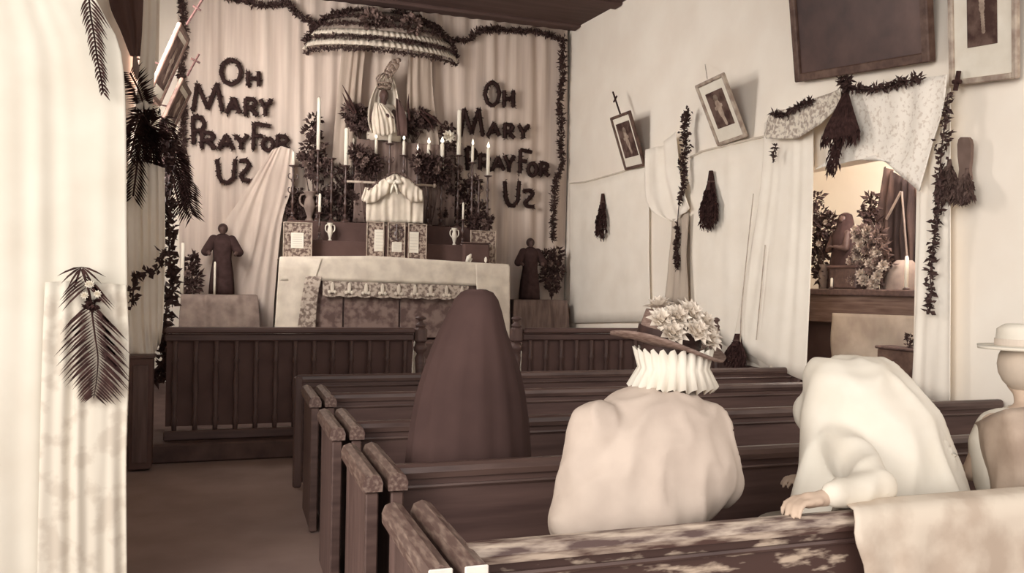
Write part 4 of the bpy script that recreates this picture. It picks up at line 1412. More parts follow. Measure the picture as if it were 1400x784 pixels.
tag(mb.build('pale_blur_cloth', mat('blur_cloth', (214, 200, 182), (186, 168, 150), 5, contrast=(.4, .6)), origin=(a.x, 2.07, ZP), smooth=True, solid=.006), 'added long pale cloth imitating a washed-out blur over the nearest pew back', 'shawl')

# ------------------------------------------------------------------ right wall: cloths, pictures, greenery
XW = XR - .03
def cx_(rows, X=XW):
    return [[pX(x, y, X) for x, y in r] for r in rows]
def wallcloth(name, label, rows, m_=M_CLOTH, X=XW, nu=80, nv=14, amp=.01, folds=6, seed=0, cat='wall cloth', group=None, ramp=(1, 1), solid=.006):
    R = cx_(rows, X)
    o = cloth_mb(R, (-1, 0, 0), nu, nv, amp, folds, seed, ramp).build(name, m_, origin=R[0][0], smooth=True, solid=solid)
    return tag(o, label, cat, group)
wallcloth('wall_cloth', 'plain white cloth tacked along the right wall nearest the altar', [[(779, 251), (800, 249), (840, 238), (888, 224)], [(779, 350), (888, 340)], [(779, 442), (890, 440)]], folds=4, amp=.006)
wallcloth('wall_cloth', 'plain white cloth tacked along the right wall beside the curtained chapel', [[(944, 215), (960, 207), (1000, 197), (1048, 186)], [(944, 350), (1050, 350)], [(944, 440), (1000, 478), (1052, 508)]], folds=4, amp=.006, seed=3)
# thin dark hem shadows come from a real rolled edge
for i, (pts, lab) in enumerate((([(779, 251), (800, 249), (840, 238), (888, 224)], 'rolled upper edge of the wall cloth nearest the altar'), ([(944, 215), (960, 207), (1000, 197), (1048, 186)], 'rolled upper edge of the wall cloth beside the chapel curtain'))):
    o = MB().tube([pX(x, y, XW - .01) for x, y in pts], .012, 6).build('cloth_batten', M_ALB, origin=pX(*pts[0], XW))
    tag(o, lab, 'batten', 'battens of the wall cloths')
# drape gathered round the pilaster
wallcloth('gathered_drape', 'loose white drape looped behind the ivy garland on the right wall', [[(884, 205), (905, 200), (925, 180)], [(884, 262), (905, 262), (930, 235)], [(893, 288), (915, 296), (938, 265)], [(912, 300), (925, 304), (944, 285)]], X=XW - .05, folds=3, amp=.02, seed=4, cat='drape', nu=40)
wallcloth('hanging_streamer', 'narrow grey streamer falling below the ivy garland', [[(920, 300), (932, 298), (942, 290)], [(916, 350), (930, 350), (940, 345)], [(910, 412), (925, 414), (943, 412)]], mat('streamer', (204, 188, 170), (182, 166, 150), 5, stretch=(1, 1, .2)), X=XW - .06, folds=3, amp=.012, seed=5, cat='drape', nu=30)
o = garland('ivy_garland', 'slender ivy garland hanging on the right wall between the two small pictures', [pX(x, y, XW - .1) for x, y in ((940, 150), (936, 175), (938, 200), (934, 222), (936, 245), (930, 270), (927, 295), (926, 320), (925, 345), (926, 368))], .04, 420, .05, .03, n=60, irregular=1.2)


def frame_rect(name, label, P0, P1, P3, cat, bars, mat_w, fr_m, print_m, dep=.04, group=None, fig=None, mat_m=M_PAPER):
    """P0 top-left, P1 top-right, P3 bottom-left"""
    P0, P1, P3 = V(P0), V(P1), V(P3)
    ex, ey = P1 - P0, P3 - P0
    W, H = ex.length, ey.length
    ux = ex.normalized()
    uy = (ey - ux * ey.dot(ux)).normalized()
    H = ey.dot(uy)
    nz = ux.cross(uy).normalized()
    if nz.dot(CAM - P0) < 0:
        nz = -nz
    c = P0 + ux * W / 2 + uy * H / 2
    R = Matrix((ux, uy, nz)).transposed()
    t = thing(name, label, cat, P3, group)
    def bx(nm, cx, cy, w_, h_, z, d, m_, bev=.004, par=None):
        return MB().box(c + R @ V((cx, cy, z)), (w_, h_, d), bev=bev, R=R).build(nm, m_, par or t)
    b = bars
    for cx, cy, w_, h_ in ((-W / 2 + b / 2, 0, b, H), (W / 2 - b / 2, 0, b, H), (0, -H / 2 + b / 2, W - 2 * b, b), (0, H / 2 - b / 2, W - 2 * b, b)):
        bx('frame_bar', cx, cy, w_, h_, 0, dep, fr_m, .008)
    bx('backing', 0, 0, W - b, H - b, -dep * .3, dep * .3, M_FRAMED, .002)
    if mat_w:
        bx('mount', 0, 0, W - 2 * b, H - 2 * b, -dep * .05, .008, mat_m, .002)
    bx('print', 0, -H * .03 if mat_w else 0, W - 2 * b - 2 * mat_w[0] if mat_w else W - 2 * b, H - 2 * b - 2 * mat_w[1] if mat_w else H - 2 * b, .004, .008, print_m, .002)
    if fig:
        mb = MB()
        for a0, b0, a1, b1, r in fig:
            q0 = c + R @ V((a0 * W, b0 * H, .009))
            q1 = c + R @ V((a1 * W, b1 * H, .009))
            d = (q1 - q0)
            n_ = 8
            for i in range(n_ + 1):
                q = q0.lerp(q1, i / n_)
                mb.ell(q, (r * W, r * W, .0015), 8, 4, R)
        mb.build('print_figure', M_FIG, t)
    return t, c, R, W, H
FIG1 = [(0, -.2, 0, -.2, .08), (0, -.12, .02, .05, .08), (.02, .05, .06, .2, .05), (-.1, -.05, .1, -.08, .04)]
FIGC = [(0, -.32, 0, -.3, .04), (-.18, -.24, .18, -.25, .022), (0, -.25, .01, -.02, .045), (.01, -.02, .03, .14, .03)]
G = 'small framed prints on the right wall'
P0, P1, P3 = pX(835, 161, XW - .26), pX(861, 151, XW - .26), pX(856, 233, XW - .03)
frame_rect('framed_print', 'small tilted framed print hanging under a thin cross near the altar', P0, P1, P3, 'picture', .035, (.05, .09), M_FRAMED, M_PRINT, group=G, fig=FIG1)
P0, P1, P3 = pX(951, 117, XW - .3), pX(989, 99, XW - .3), pX(976, 202, XW - .03)
frame_rect('framed_print', 'larger tilted framed print with wide mount above the wall cloth', P0, P1, P3, 'picture', .035, (.07, .11), M_FRAMEL, M_PRINT, group=G, fig=FIG1)
def cross(label, a, b, cr_t, half, X, r=.012, m_=M_DRY, fn=pX):
    A, B = fn(*a, X), fn(*b, X)
    mb = MB().tube([A, B], r, 6)
    c = A.lerp(B, cr_t)
    d = (B - A).normalized()
    s_ = d.cross(V((1, 0, 0)) if fn is pX else V((0, 1, 0))).normalized()
    mb.tube([c - s_ * half, c + s_ * half], r, 6)
    return tag(mb.build('small_cross', m_, origin=B), label, 'cross', 'small crosses on the walls')
cross('thin little cross on a rod above the small print near the altar', (838, 126), (848, 156), .32, .05, XW - .2)
cross('short cross of sticks at the right end of the lace swag', (1311, 97), (1306, 124), .55, .03, XW - .1, .016)
MB_ = MB().tube([pX(964, 88, XW - .04), pX(967, 108, XW - .25)], .004, 5)
tag(MB_.build('picture_cord', M_FRAMEL, origin=pX(964, 88, XW - .04)), 'thin cord holding the larger tilted print to the wall', 'cord')

P0, P1, P3 = pX(1078, -60, XW - .25), pX(1266, -132, XW - .25), pX(1075, 115, XW - .03)
ang = frame_rect('large_painting', 'very large dark oil painting in a heavy frame leaning from the right wall', P0, P1, P3, 'painting', .07, None, M_FRAMED, M_PAINT, dep=.07)
P0, P1, P3 = pX(1296, -70, XW - .2), pX(1392, -100, XW - .2), pX(1334, 114, XW - .04)
frame_rect('framed_crucifix_print', 'large framed print of a crucifixion with wide white mount at the upper right', P0, P1, P3, 'picture', .04, (.11, .17), M_FRAMEL, M_PRINT, group=None, fig=FIGC)


def plant_bundle(label, xt, yt, yb, wpx, X, m_=M_DRY, dens=1.0, fn=pX, top=.3, name='dried_plant_bundle', split=0, L=.09):
    a, b = fn(xt, yt, X), fn(xt, yb, X)
    H = (a - b).length
    W = wpx * mpp(a) * 1.5
    t = thing(name, label, 'plant bundle', a, 'dried plant bundles hanging on the walls')
    ax = (b - a).normalized()
    side = ax.cross(V((1, 0, 0)) if fn is pX else V((0, 1, 0))).normalized()
    outv = V((-1, 0, 0)) if fn is pX else V((0, -1, 0))
    mb = MB()
    MB().tube([a + ax * -.01, a + ax * H * .1, a + ax * H * top], [W * .06, W * .09, W * .14], 8).build('stalks', m_, t)
    MB().lathe([(W * .1, -.01), (W * .115, 0), (W * .1, .01)], a + ax * H * .16, 10, ax).build('tie', M_LEAF2, t)
    nst = int(40 * dens)
    for i in range(nst):
        an = random.uniform(-1, 1)
        if split and abs(an) < split:
            an = math.copysign(split, an)
        end = a + ax * H * random.uniform(.75, 1.0) * (1 - .12 * abs(an)) + side * an * W * .42 + outv * random.uniform(0, .05)
        P = catmull([a + ax * H * .08, a + ax * H * .45 + side * an * W * .38 + outv * .02, end], 8)
        mb.tube(P, .004, 3, cap=False)
        for q in range(18):
            tt = random.uniform(.1, 1)
            p = P[min(7, int(tt * 7))]
            d = (ax * 1.1 + side * random.uniform(-.9, .9) + outv * random.uniform(-.3, .6))
            mb.leaf(p + side * random.uniform(-.01, .01), d, L * random.uniform(.4, .9), L * .22)
    mb.build('sprigs', m_, t)
    return t


plant_bundle('small forked dried plant bundle on the wall cloth nearest the altar', 824, 266, 334, 24, XW - .04, split=.3)
plant_bundle('long dried plant bundle right of the ivy garland', 972, 235, 322, 32, XW - .05, dens=1.6)
plant_bundle('dried plant bundle low beside the wall end rail post', 1008, 458, 508, 38, XW - .1, dens=1.4)
plant_bundle('large frayed plant bundle under the chapel curtain corner cross', 1298, 220, 282, 26, XW - .08, m_=M_LEAF2, dens=1.2)
plant_bundle('brush-like plant hanging below the flat paddle', 1322, 232, 280, 22, XW - .08, m_=M_LEAF2, dens=1.0)
# flat paddle
mb = MB()
pr = []
for y, w_ in ((188, 5), (191, 8), (198, 9.5), (215, 9), (232, 7), (246, 8.5)):
    pr.append((y, w_))
vs = []
for (y, w_) in pr:
    vs += [pX(1322 - w_, y, XW - .05), pX(1322 + w_, y, XW - .05)]
n_ = len(pr)
mb.add(vs + [v + V((-.025, 0, 0)) for v in vs], [(2 * i, 2 * i + 1, 2 * i + 3, 2 * i + 2) for i in range(n_ - 1)] + [(2 * n_ + 2 * i, 2 * n_ + 2 * i + 2, 2 * n_ + 2 * i + 3, 2 * n_ + 2 * i + 1) for i in range(n_ - 1)] +
       [(2 * i, 2 * i + 2, 2 * n_ + 2 * i + 2, 2 * n_ + 2 * i) for i in range(n_ - 1)] + [(2 * i + 1, 2 * n_ + 2 * i + 1, 2 * n_ + 2 * i + 3, 2 * i + 3) for i in range(n_ - 1)] + [(0, 2 * n_, 2 * n_ + 1, 1)])
tag(mb.build('wooden_paddle', mat('paddle_wood', (128, 106, 96), (110, 90, 80), 6), origin=pX(1322, 240, XW)), 'flat round-headed brown paddle hanging on the white right wall', 'paddle')

# chapel curtains, lace swag, hanging frond
wallcloth('chapel_curtain', 'white curtain hanging on the altar side of the chapel opening', [[(1046, 168), (1075, 160), (1112, 150)], [(1040, 260), (1075, 250), (1112, 245)], [(1020, 380), (1068, 380), (1107, 400)], [(1002, 470), (1050, 500), (1102, 522)]], X=XW - .06, folds=5, amp=.005, seed=12, cat='curtain', group='white curtains at the chapel opening', nv=20)
wallcloth('chapel_curtain', 'white curtain hanging on the near side of the chapel opening', [[(1256, 130), (1272, 128), (1300, 120)], [(1259, 260), (1275, 260), (1300, 250)], [(1254, 400), (1275, 400), (1300, 400)], [(1247, 535), (1270, 545), (1300, 555)]], X=XW - .06, folds=3, amp=.006, seed=13, cat='curtain', group='white curtains at the chapel opening', nv=20)
for i, (pts) in enumerate(([(1030, 265), (1022, 340), (1014, 420), (1012, 470)], [(1046, 335), (1040, 400), (1034, 465)])):
    tag(MB().tube(catmull([pX(x, y, XW - .1) for x, y in pts], 14), .005, 5).build('white_thread', M_FRAMEL, origin=pX(*pts[0], XW - .1)), ('long' if i == 0 else 'short') + ' thin cord hanging over the altar-side chapel curtain', 'cord', 'cords on the chapel curtain')
wallcloth('curtain_swag', 'white lace swag draped across the top of the chapel opening', [[(1150, 122), (1200, 120), (1255, 108), (1296, 102)], [(1150, 170), (1200, 172), (1260, 170), (1290, 150)], [(1135, 215), (1185, 214), (1240, 224), (1276, 196)], [(1114, 232), (1160, 222), (1200, 212), (1258, 262)]], m_=mat('white_lace', (250, 240, 226), (226, 212, 196), 34, contrast=(.36, .46), detail=3), X=XW - .14, folds=4, amp=.01, seed=14, cat='swag', nu=70, nv=20)
wallcloth('lace_swag', 'patterned lace swag drawn to the corner beside the larger framed print', [[(1056, 154), (1085, 148), (1110, 138), (1150, 122)], [(1046, 180), (1080, 178), (1115, 160), (1152, 130)], [(1052, 190), (1090, 190), (1125, 170), (1156, 136)]], m_=M_LACE, X=XW - .15, folds=2, amp=.02, seed=15, cat='swag', nu=60, nv=14)
G = 'greenery around the chapel opening'
garland('evergreen_sprig', 'short evergreen sprig along the top of the patterned lace swag', [pX(x, y, XW - .2) for x, y in ((1056, 156), (1075, 156), (1090, 146), (1110, 137))], .015, 420, .05, .02, group=G, n=20)
garland('evergreen_garland', 'short evergreen garland along the top of the white lace swag', [pX(x, y, XW - .2) for x, y in ((1165, 121), (1185, 122), (1205, 120), (1225, 114), (1245, 110), (1262, 108))], .022, 420, .05, .02, group=G, n=20)
garland('evergreen_garland', 'long thinning garland hanging at the near side of the chapel opening', [pX(x, y, XW - .14) for x, y in ((1296, 128), (1293, 160), (1289, 190), (1286, 220), (1286, 250), (1284, 280), (1280, 310), (1275, 345), (1272, 375), (1273, 400), (1271, 428))], .028, 220, .05, .03, group=G, n=60, irregular=1.2)
garland('evergreen_posy', 'tuft of evergreen at the top of the hanging palm fan', [pX(x, y, XW - .24) for x, y in ((1150, 108), (1157, 114), (1156, 124))], .035, 1200, .06, .02, group=G, n=12, cat='evergreen')
garland('evergreen_posy', 'small evergreen sprig under the end of the patterned lace swag', [pX(x, y, XW - .16) for x, y in ((1062, 196), (1058, 208), (1057, 220))], .012, 300, .04, .015, group=G, n=12, cat='evergreen')
# hanging fan of palm
fanb = pX(1157, 118, XW - .22)
t = thing('palm_fan', 'dark triangular palm fan hanging from the corner of the white lace swag', 'palm leaf', fanb)
tips = [(1126, 190), (1130, 188), (1134, 192), (1139, 190), (1144, 190), (1149, 189), (1154, 188), (1159, 187), (1164, 187), (1168, 185), (1172, 180)]
for i, tpx in enumerate(tips):
    tip = pX(*tpx, XW - .24)
    mid = fanb.lerp(tip, .55)
    sd = (tips[min(i + 1, 10)][0] - tips[max(i - 1, 0)][0])
    mb = MB()
    wv = V((0, -1, 0)) * .03
    mb.add([fanb + wv * .12, fanb - wv * .12, mid + wv * .8 + V((-.01, 0, 0)), mid - wv * .8, tip + wv * .95, tip - wv * .95, (mid + tip) / 2 + V((-.03, 0, 0))], [(0, 1, 3, 2), (2, 3, 6), (3, 5, 6), (5, 4, 6), (4, 2, 6)])
    mb.build('fan_blade', M_DRY, t, solid=.003)
mb = MB()
for i in range(120):
    tx = random.choice(tips)
    p = pX(tx[0] + random.uniform(-3, 3), tx[1] - random.uniform(0, 8), XW - .24)
    mb.leaf(p, V((0, random.uniform(-.3, .5), -1)), random.uniform(.05, .12), .008)
for i in range(170):
    tt = random.random()
    p = pX(1146 - 10 * tt + random.uniform(-7, 7), 190 + 42 * tt, XW - .24)
    mb.leaf(p, V((0, random.uniform(-.5, .8), -1)), random.uniform(.05, .1), .01)
mb.build('fringe', M_DRY, t)

# ------------------------------------------------------------------ side chapel contents
CXP = 5.75
ZT = pX(1190, 396, 5.5).z
tb = thing('chapel_table', 'dark wooden side altar table inside the chapel opening', 'table', (CXP, 6.3, 0))
MB().box((5.82, 6.35, ZT - .03), (.95, 3.2, .06), bev=.01).build('table_top', M_WOOD, tb)
MB().box((5.42, 6.35, ZT - .19), (.03, 3.1, .26), bev=.006).build('front_apron', mat('apron_wood', (134, 110, 98), (98, 75, 66), 6, stretch=(1, .4, 6)), tb)
for y in (4.85, 6.3, 7.85):
    MB().box((5.44, y, (ZT - .3) / 2), (.07, .07, ZT - .3), bev=.01).build('leg', M_WOOD, tb)
MB().box((5.6, 6.35, (ZT - .32) / 2), (.03, 3.0, ZT - .33), bev=.006).build('inner_panel', M_DARK, tb)
wallcloth('apron_cloth', 'pale cloth hung on the front of the chapel table', [[(1139, 428), (1190, 430), (1252, 432)], [(1137, 460), (1252, 462)], [(1139, 500), (1256, 500)]], m_=mat('apron_cl', (196, 180, 163), (170, 152, 137), 4), X=5.38, folds=3, amp=.012, seed=21, cat='cloth', nu=40)
bx0 = pX(1226, 492, 5.2)
dk = thing('dark_chest', 'dark box standing low before the pale chapel table cloth', 'box', (5.2, bx0.y, 0))
a, b = pX(1200, 476, 5.15), pX(1254, 512, 5.15)
MB().box((5.22, (a.y + b.y) / 2, a.z / 2), (.16, abs(a.y - b.y), a.z), bev=.01).build('chest_body', M_FRAMED, dk)
MB().box((5.22, (a.y + b.y) / 2, a.z + .01), (.19, abs(a.y - b.y) + .03, .025), bev=.008).build('chest_lid', M_WOOD, dk)
def xbush(label, pts, X, base, n_leaf=30, nb=4, br=.05, m_leaf=M_LEAF, blo=(M_FLOW2, M_FLOW), L=.08, name='flower_bouquet', group='plants in the side chapel', cat='bouquet'):
    C_ = [(pX(x, y, X), rr * mpp(pX(x, y, X))) for x, y, rr in pts]
    t = thing(name, label, cat, base, group)
    mb = MB()
    for c, rr in C_:
        for _ in range(int(n_leaf * rr * rr * 150) + 12):
            d = rnd_dir()
            p = c + V((d.x * .5, d.y, d.z)) * rr * random.random() ** .45
            mb.leaf(p, d + rnd_dir() * .7, L * random.uniform(.5, 1.1), L * .45)
    mb.build('foliage', m_leaf, t)
    st = MB()
    for c, rr in C_:
        st.tube(catmull([V(base), V(base).lerp(c, .5), c], 6), .005, 5)
    st.build('stems', M_LEAF2, t)
    for i in range(nb):
        c, rr = C_[i % len(C_)]
        d = rnd_dir()
        p = c + V((-rr * .4 - .02, d.y * .8 * rr, d.z * .8 * rr))
        blossom(t, p, br * random.uniform(.7, 1.2), blo[0] if random.random() < .5 else blo[1], V((-1, d.y * .4 - .3, .2)))
    return t
XB = 5.45
bz = lambda px, X=XB: V((X, pX(px, 395, X).y, ZT))
xbush('large bouquet of pale roses in the middle of the chapel table', [(1180, 320, 12), (1198, 322, 12), (1205, 340, 13), (1186, 342, 13), (1175, 360, 12), (1195, 365, 13), (1212, 358, 11), (1182, 383, 12), (1202, 384, 12), (1172, 385, 8)], XB, bz(1192), 22, 44, .062, M_LEAF2)
xbush('dark cypress-like sprig behind the pale roses', [(1192, 272, 7), (1190, 284, 8), (1188, 296, 9), (1180, 292, 6), (1194, 305, 10)], 5.75, V((5.75, pX(1190, 395, 5.75).y, ZT)), 60, 0)
xbush('dark leafy mass at the altar side of the chapel table', [(1116, 272, 9), (1120, 295, 13), (1128, 312, 16), (1122, 332, 16), (1134, 300, 8), (1118, 352, 14), (1124, 375, 12)], 5.5, V((5.5, pX(1120, 395, 5.5).y, ZT)), 60, 5, .04)
xbush('small dark plant on the low chest before the chapel table', [(1245, 462, 5), (1247, 472, 6), (1240, 474, 5)], 5.2, V((5.2, pX(1245, 476, 5.2).y, a.z + .025)), 60, 0, L=.05)
# dark robed figure and box
pbx = pX(1146, 395, 5.5)
fg = thing('chapel_statuette', 'dark hooded statuette beside the pale roses in the chapel', 'statuette', (5.5, pbx.y, ZT))
H = pX(1148, 291, 5.5).z - ZT
b = V((5.55, pbx.y, ZT))
mb = MB()
mb.cap2(b + V((0, 0, H * .12)), H * .1, b + V((0, 0, H * .6)), H * .08)
mb.cap2(b + V((0, 0, H * .65)), H * .08, b + V((0, 0, H * .85)), H * .05)
head_parts(mb, b + V((0, 0, H * .9)), H * .085, (-1, -.6, -.1))
for s_ in (-1, 1):
    mb.cap2(b + V((-.03, s_ * H * .12, H * .72)), H * .05, b + V((-H * .1, s_ * H * .16, H * .52)), H * .045)
    mb.cap2(b + V((-H * .1, s_ * H * .16, H * .52)), H * .042, b + V((-H * .17, s_ * H * .03, H * .55)), H * .025)
person_mesh('statuette_body', mb, M_SKIND, fg, .012, 3)
vs = []
prof = [(.24, 0), (.22, .25), (.18, .5), (.2, .7), (.13, .8), (.11, .9), (.09, .97), (.03, 1.0)]
for r, z in prof:
    for kk in range(24):
        an = 2 * PI * kk / 24
        rr = r * H * (1 + .06 * math.sin(kk * 2.4))
        vs.append(b + V((.02 + rr * .8 * math.cos(an), rr * math.sin(an), z * H + .003)))
fs = [(j * 24 + kk, j * 24 + (kk + 1) % 24, (j + 1) * 24 + (kk + 1) % 24, (j + 1) * 24 + kk) for j in range(len(prof) - 1) for kk in range(24)]
fs = [f for f in fs if not (b.z + H * .96 > vs[f[0]].z > b.z + H * .86 and vs[f[0]].x < b.x - .03 and vs[f[0]].y < b.y + .03)]
MB().add(vs, fs).build('hooded_robe', M_DRESS, fg, smooth=True, solid=.006)
q = pX(1150, 372, 5.36)
bk = thing('dark_casket', 'dark casket on the front of the chapel table below the statuette', 'box', (5.42, q.y, ZT))
MB().box((5.44, q.y, ZT + .1), (.14, .36, .19), bev=.01).build('casket_body', M_WOOD, bk)
MB().box((5.44, q.y, ZT + .205), (.17, .4, .03), bev=.01).build('casket_lid', M_DARK, bk)
q = pX(1128, 350, 5.4)
vz = MB().lathe([(.04, 0), (.03, .03), (.06, .12), (.035, .2), (.05, .24)], V((5.5, pX(1126, 395, 5.5).y, ZT)), 14)
tag(vz.build('pale_vase', M_GREYCL, origin=V((5.5, pX(1126, 395, 5.5).y, ZT)), smooth=True), 'pale footed vase at the altar end of the chapel table', 'vase')
# striped dark drapery and pale cone cloth
wallcloth('striped_drapery', 'dark streaked drapery hanging at the near side of the chapel', [[(1214, 228), (1232, 240), (1262, 258)], [(1202, 300), (1230, 300), (1268, 300)], [(1206, 395), (1235, 395), (1268, 395)]], m_=mat('streaked_cloth', (96, 74, 66), (50, 36, 33), 9, stretch=(1, 1, .12), contrast=(.45, .62)), X=5.9, folds=6, amp=.03, seed=31, cat='drapery', nu=50)
mb = MB().tube([pX(1232, 262, 5.8), pX(1212, 300, 5.8)], .012, 5)
mb.tube([pX(1233, 262, 5.8), pX(1240, 350, 5.8)], .01, 5)
tag(mb.build('pale_ribbon', M_GREYCL, origin=pX(1232, 262, 5.8)), 'pale ribbon looped over the dark streaked drapery', 'ribbon')
q = V((5.6, pX(1236, 395, 5.6).y, ZT))
mb = MB()
vs = []
for r, z in ((.16, 0), (.15, .12), (.12, .2), (.06, .26)):
    for kk in range(24):
        an = 2 * PI * kk / 24
        rr = r * (1 + .08 * math.sin(kk * 2.9))
        vs.append(q + V((rr * math.cos(an), rr * math.sin(an), z)))
mb.add(vs, [(j * 24 + kk, j * 24 + (kk + 1) % 24, (j + 1) * 24 + (kk + 1) % 24, (j + 1) * 24 + kk) for j in range(3) for kk in range(24)] + [tuple(72 + kk for kk in range(24))])
tag(mb.build('folded_cloth', M_GREYCL, origin=q, smooth=True), 'grey heaped cloth on the near end of the chapel table', 'cloth')
ft = V((5.38, pX(1239, 397, 5.38).y, ZT))
candle_g = thing('chapel_candle', 'white candle standing before the heaped cloth in the chapel', 'candle', ft)
hh_ = pX(1239, 350, 5.38).z - ZT
MB().lathe([(.016, 0), (.016, hh_ - .02), (.01, hh_)], ft, 10).build('wax', M_WAX, candle_g, smooth=True)
MB().lathe([(.03, -.0), (.03, .015), (.018, .02)], ft, 10).build('holder', M_BRASS, candle_g, smooth=True)
ft = V((5.36, pX(1137, 397, 5.36).y, ZT))
candle_g = thing('chapel_candle', 'thin candle at the altar end of the chapel table edge', 'candle', ft)
hh_ = pX(1137, 380, 5.36).z - ZT
MB().lathe([(.012, 0), (.012, hh_ - .01), (.006, hh_)], ft, 10).build('wax', M_WAX, candle_g, smooth=True)
MB().lathe([(.025, -.0), (.025, .015), (.014, .02)], ft, 10).build('holder', M_BRASS, candle_g, smooth=True)

# ------------------------------------------------------------------ left wall
XD = YL - .03
def lcloth(name, label, rows, X, m_=M_CLOTH, nu=60, nv=24, amp=.01, folds=6, seed=0, cat='curtain', solid=.006, ramp=(1, 1)):
    R = [[pY(x, y, X) for x, y in r] for r in rows]
    return tag(cloth_mb(R, (0, -1, 0), nu, nv, amp, folds, seed, ramp).build(name, m_, origin=R[0][0], smooth=True, solid=solid), label, cat)
lcloth('wall_drape', 'broad white drape covering the near left wall', [[(-60, -40), (40, -40), (112, -40)], [(-60, 20), (60, 20), (137, 12)], [(-60, 90), (60, 90), (168, 88)], [(-60, 300), (60, 300), (173, 300)], [(-60, 560), (60, 560), (173, 560)], [(-60, 860), (60, 860), (168, 860)]], XD, m_=mat('pier_cloth', (226, 219, 203), (218, 209, 192), 3), nu=70, nv=40, amp=.006, folds=5, seed=40)
lcloth('lace_curtain', 'white lace-patterned curtain over the lower left wall behind the palm frond', [[(62, 386), (110, 384), (172, 390)], [(58, 480), (110, 480), (176, 480)], [(54, 640), (110, 640), (172, 640)], [(50, 860), (110, 860), (174, 860)]], XD - .035, m_=mat('lower_lace', (222, 213, 196), (206, 195, 178), 9, contrast=(.4, .5)), nu=50, nv=24, amp=.008, folds=5, seed=41)
# palm frond on the drape: leaflets are parts
fr = thing('palm_frond', 'dark feathery palm frond pinned low on the white left drape', 'palm leaf', pY(118, 372, XD - .06))
SP = catmull([pY(x, y, XD - .07) for x, y in ((112, 368), (122, 400), (126, 430), (130, 460), (134, 490), (132, 520), (128, 545))], 30)
MB().tube(SP, [.006 - .00015 * i for i in range(30)], 5).build('spine', M_DRY, fr)
def lleaf(par, p, d, L, W, m_=M_DRY, nrm=(0, -1, 0), nm='leaflet'):
    mb = MB()
    d = V(d).normalized()
    sd = d.cross(V(nrm)).normalized()
    up = V(nrm).normalized()
    q = [p, p + d * L * .3 + up * .012, p + d * L * .65 + up * .012 - V((0, 0, L * .05)), p + d * L - V((0, 0, L * .15))]
    mb.add([q[0], q[1] + sd * W / 2, q[1] - sd * W / 2, q[2] + sd * W * .4, q[2] - sd * W * .4, q[3]], [(0, 1, 2), (1, 3, 4, 2), (3, 5, 4)])
    return mb.build(nm, m_, par, solid=.002)
for i in [q / 1.5 for q in range(2, 43)]:
    t_ = i / 29
    L = .115 * math.sin(PI * min(1, max(.15, (t_ * .9 + .1)))) ** .6 + .02
    if .14 < t_ < .27:
        continue
    for s_ in (-1, 1):
        lleaf(fr, SP[int(i)].lerp(SP[int(i) + 1], i % 1), V((s_, 0, -.75 - .2 * random.random())), L * random.uniform(.8, 1.1) * (1.3 if s_ < 0 else 1.4), .009)
for s_ in (-1, 1):
    for q in range(4):
        lleaf(fr, SP[0] + V((0, 0, .01)), V((s_ * (1 - .2 * q), 0, -.3 - .3 * q)), .1, .009)
mb = MB()
for i in range(50):
    mb.leaf(SP[8] + rnd_dir() * .02, rnd_dir(), .03, .02)
mb.build('berry_cluster', M_DRY, fr)
c = pY(124, 398, XD - .09)
for i in range(4):
    blossom(fr, c + V((.03 * math.sin(i * 2), 0, .03 * math.cos(i * 2))), .018, M_PAPER, V((0, -1, 0)))
# fern high on the drape
fn = thing('hanging_fern', 'narrow dark fern spray hanging high on the white left drape', 'palm leaf', pY(122, -8, XD - .05))
SP = catmull([pY(x, y, XD - .06) for x, y in ((121, -10), (124, 20), (129, 50), (133, 80), (138, 105), (141, 126))], 24)
MB().tube(SP, .004, 5).build('spine', M_DRY, fn)
for i in range(1, 24):
    for s_ in (-1, 1):
        lleaf(fn, SP[i], V((s_ * .6 + .15, 0, -.8)), .07 * (1.15 - i / 30) * random.uniform(.7, 1.2) * (1.4 if s_ > 0 else .8), .009)
# dark banner with tassel
YBn = 6.9
R = [[pY(x, y, YBn) for x, y in r] for r in ([(150, -40), (175, -40), (197, -40)], [(150, 5), (170, 2), (196, 2)], [(166, 45), (180, 45), (194, 45)], [(178, 77), (184, 78), (191, 77)])]
bn = thing('dark_banner', 'dark pointed banner hanging behind the left drape', 'banner', R[3][1])
cloth_mb(R, (0, -1, 0), 24, 14, .012, 3, 4).build('banner_cloth', mat('banner', (104, 80, 72), (84, 62, 56), 8, stretch=(1, 1, .2)), bn, smooth=True, solid=.008)
MB().tube([pY(184, 76, YBn), pY(186, 92, YBn), pY(187, 108, YBn)], [.012, .025, .008], 8).build('tassel', M_GREYCL, bn, smooth=True)
# white strip hanging beside the banner
R = [[pY(x, y, 7.6) for x, y in r] for r in ([(195, -30), (206, -30), (215, -30)], [(192, 60), (204, 60), (213, 60)], [(186, 150), (198, 150), (208, 150)])]
tag(cloth_mb(R, (0, -1, 0), 20, 12, .01, 2, 6).build('white_streamer', M_CLOTH, origin=R[0][0], smooth=True, solid=.006), 'white cloth streamer beside the dark banner', 'drape')
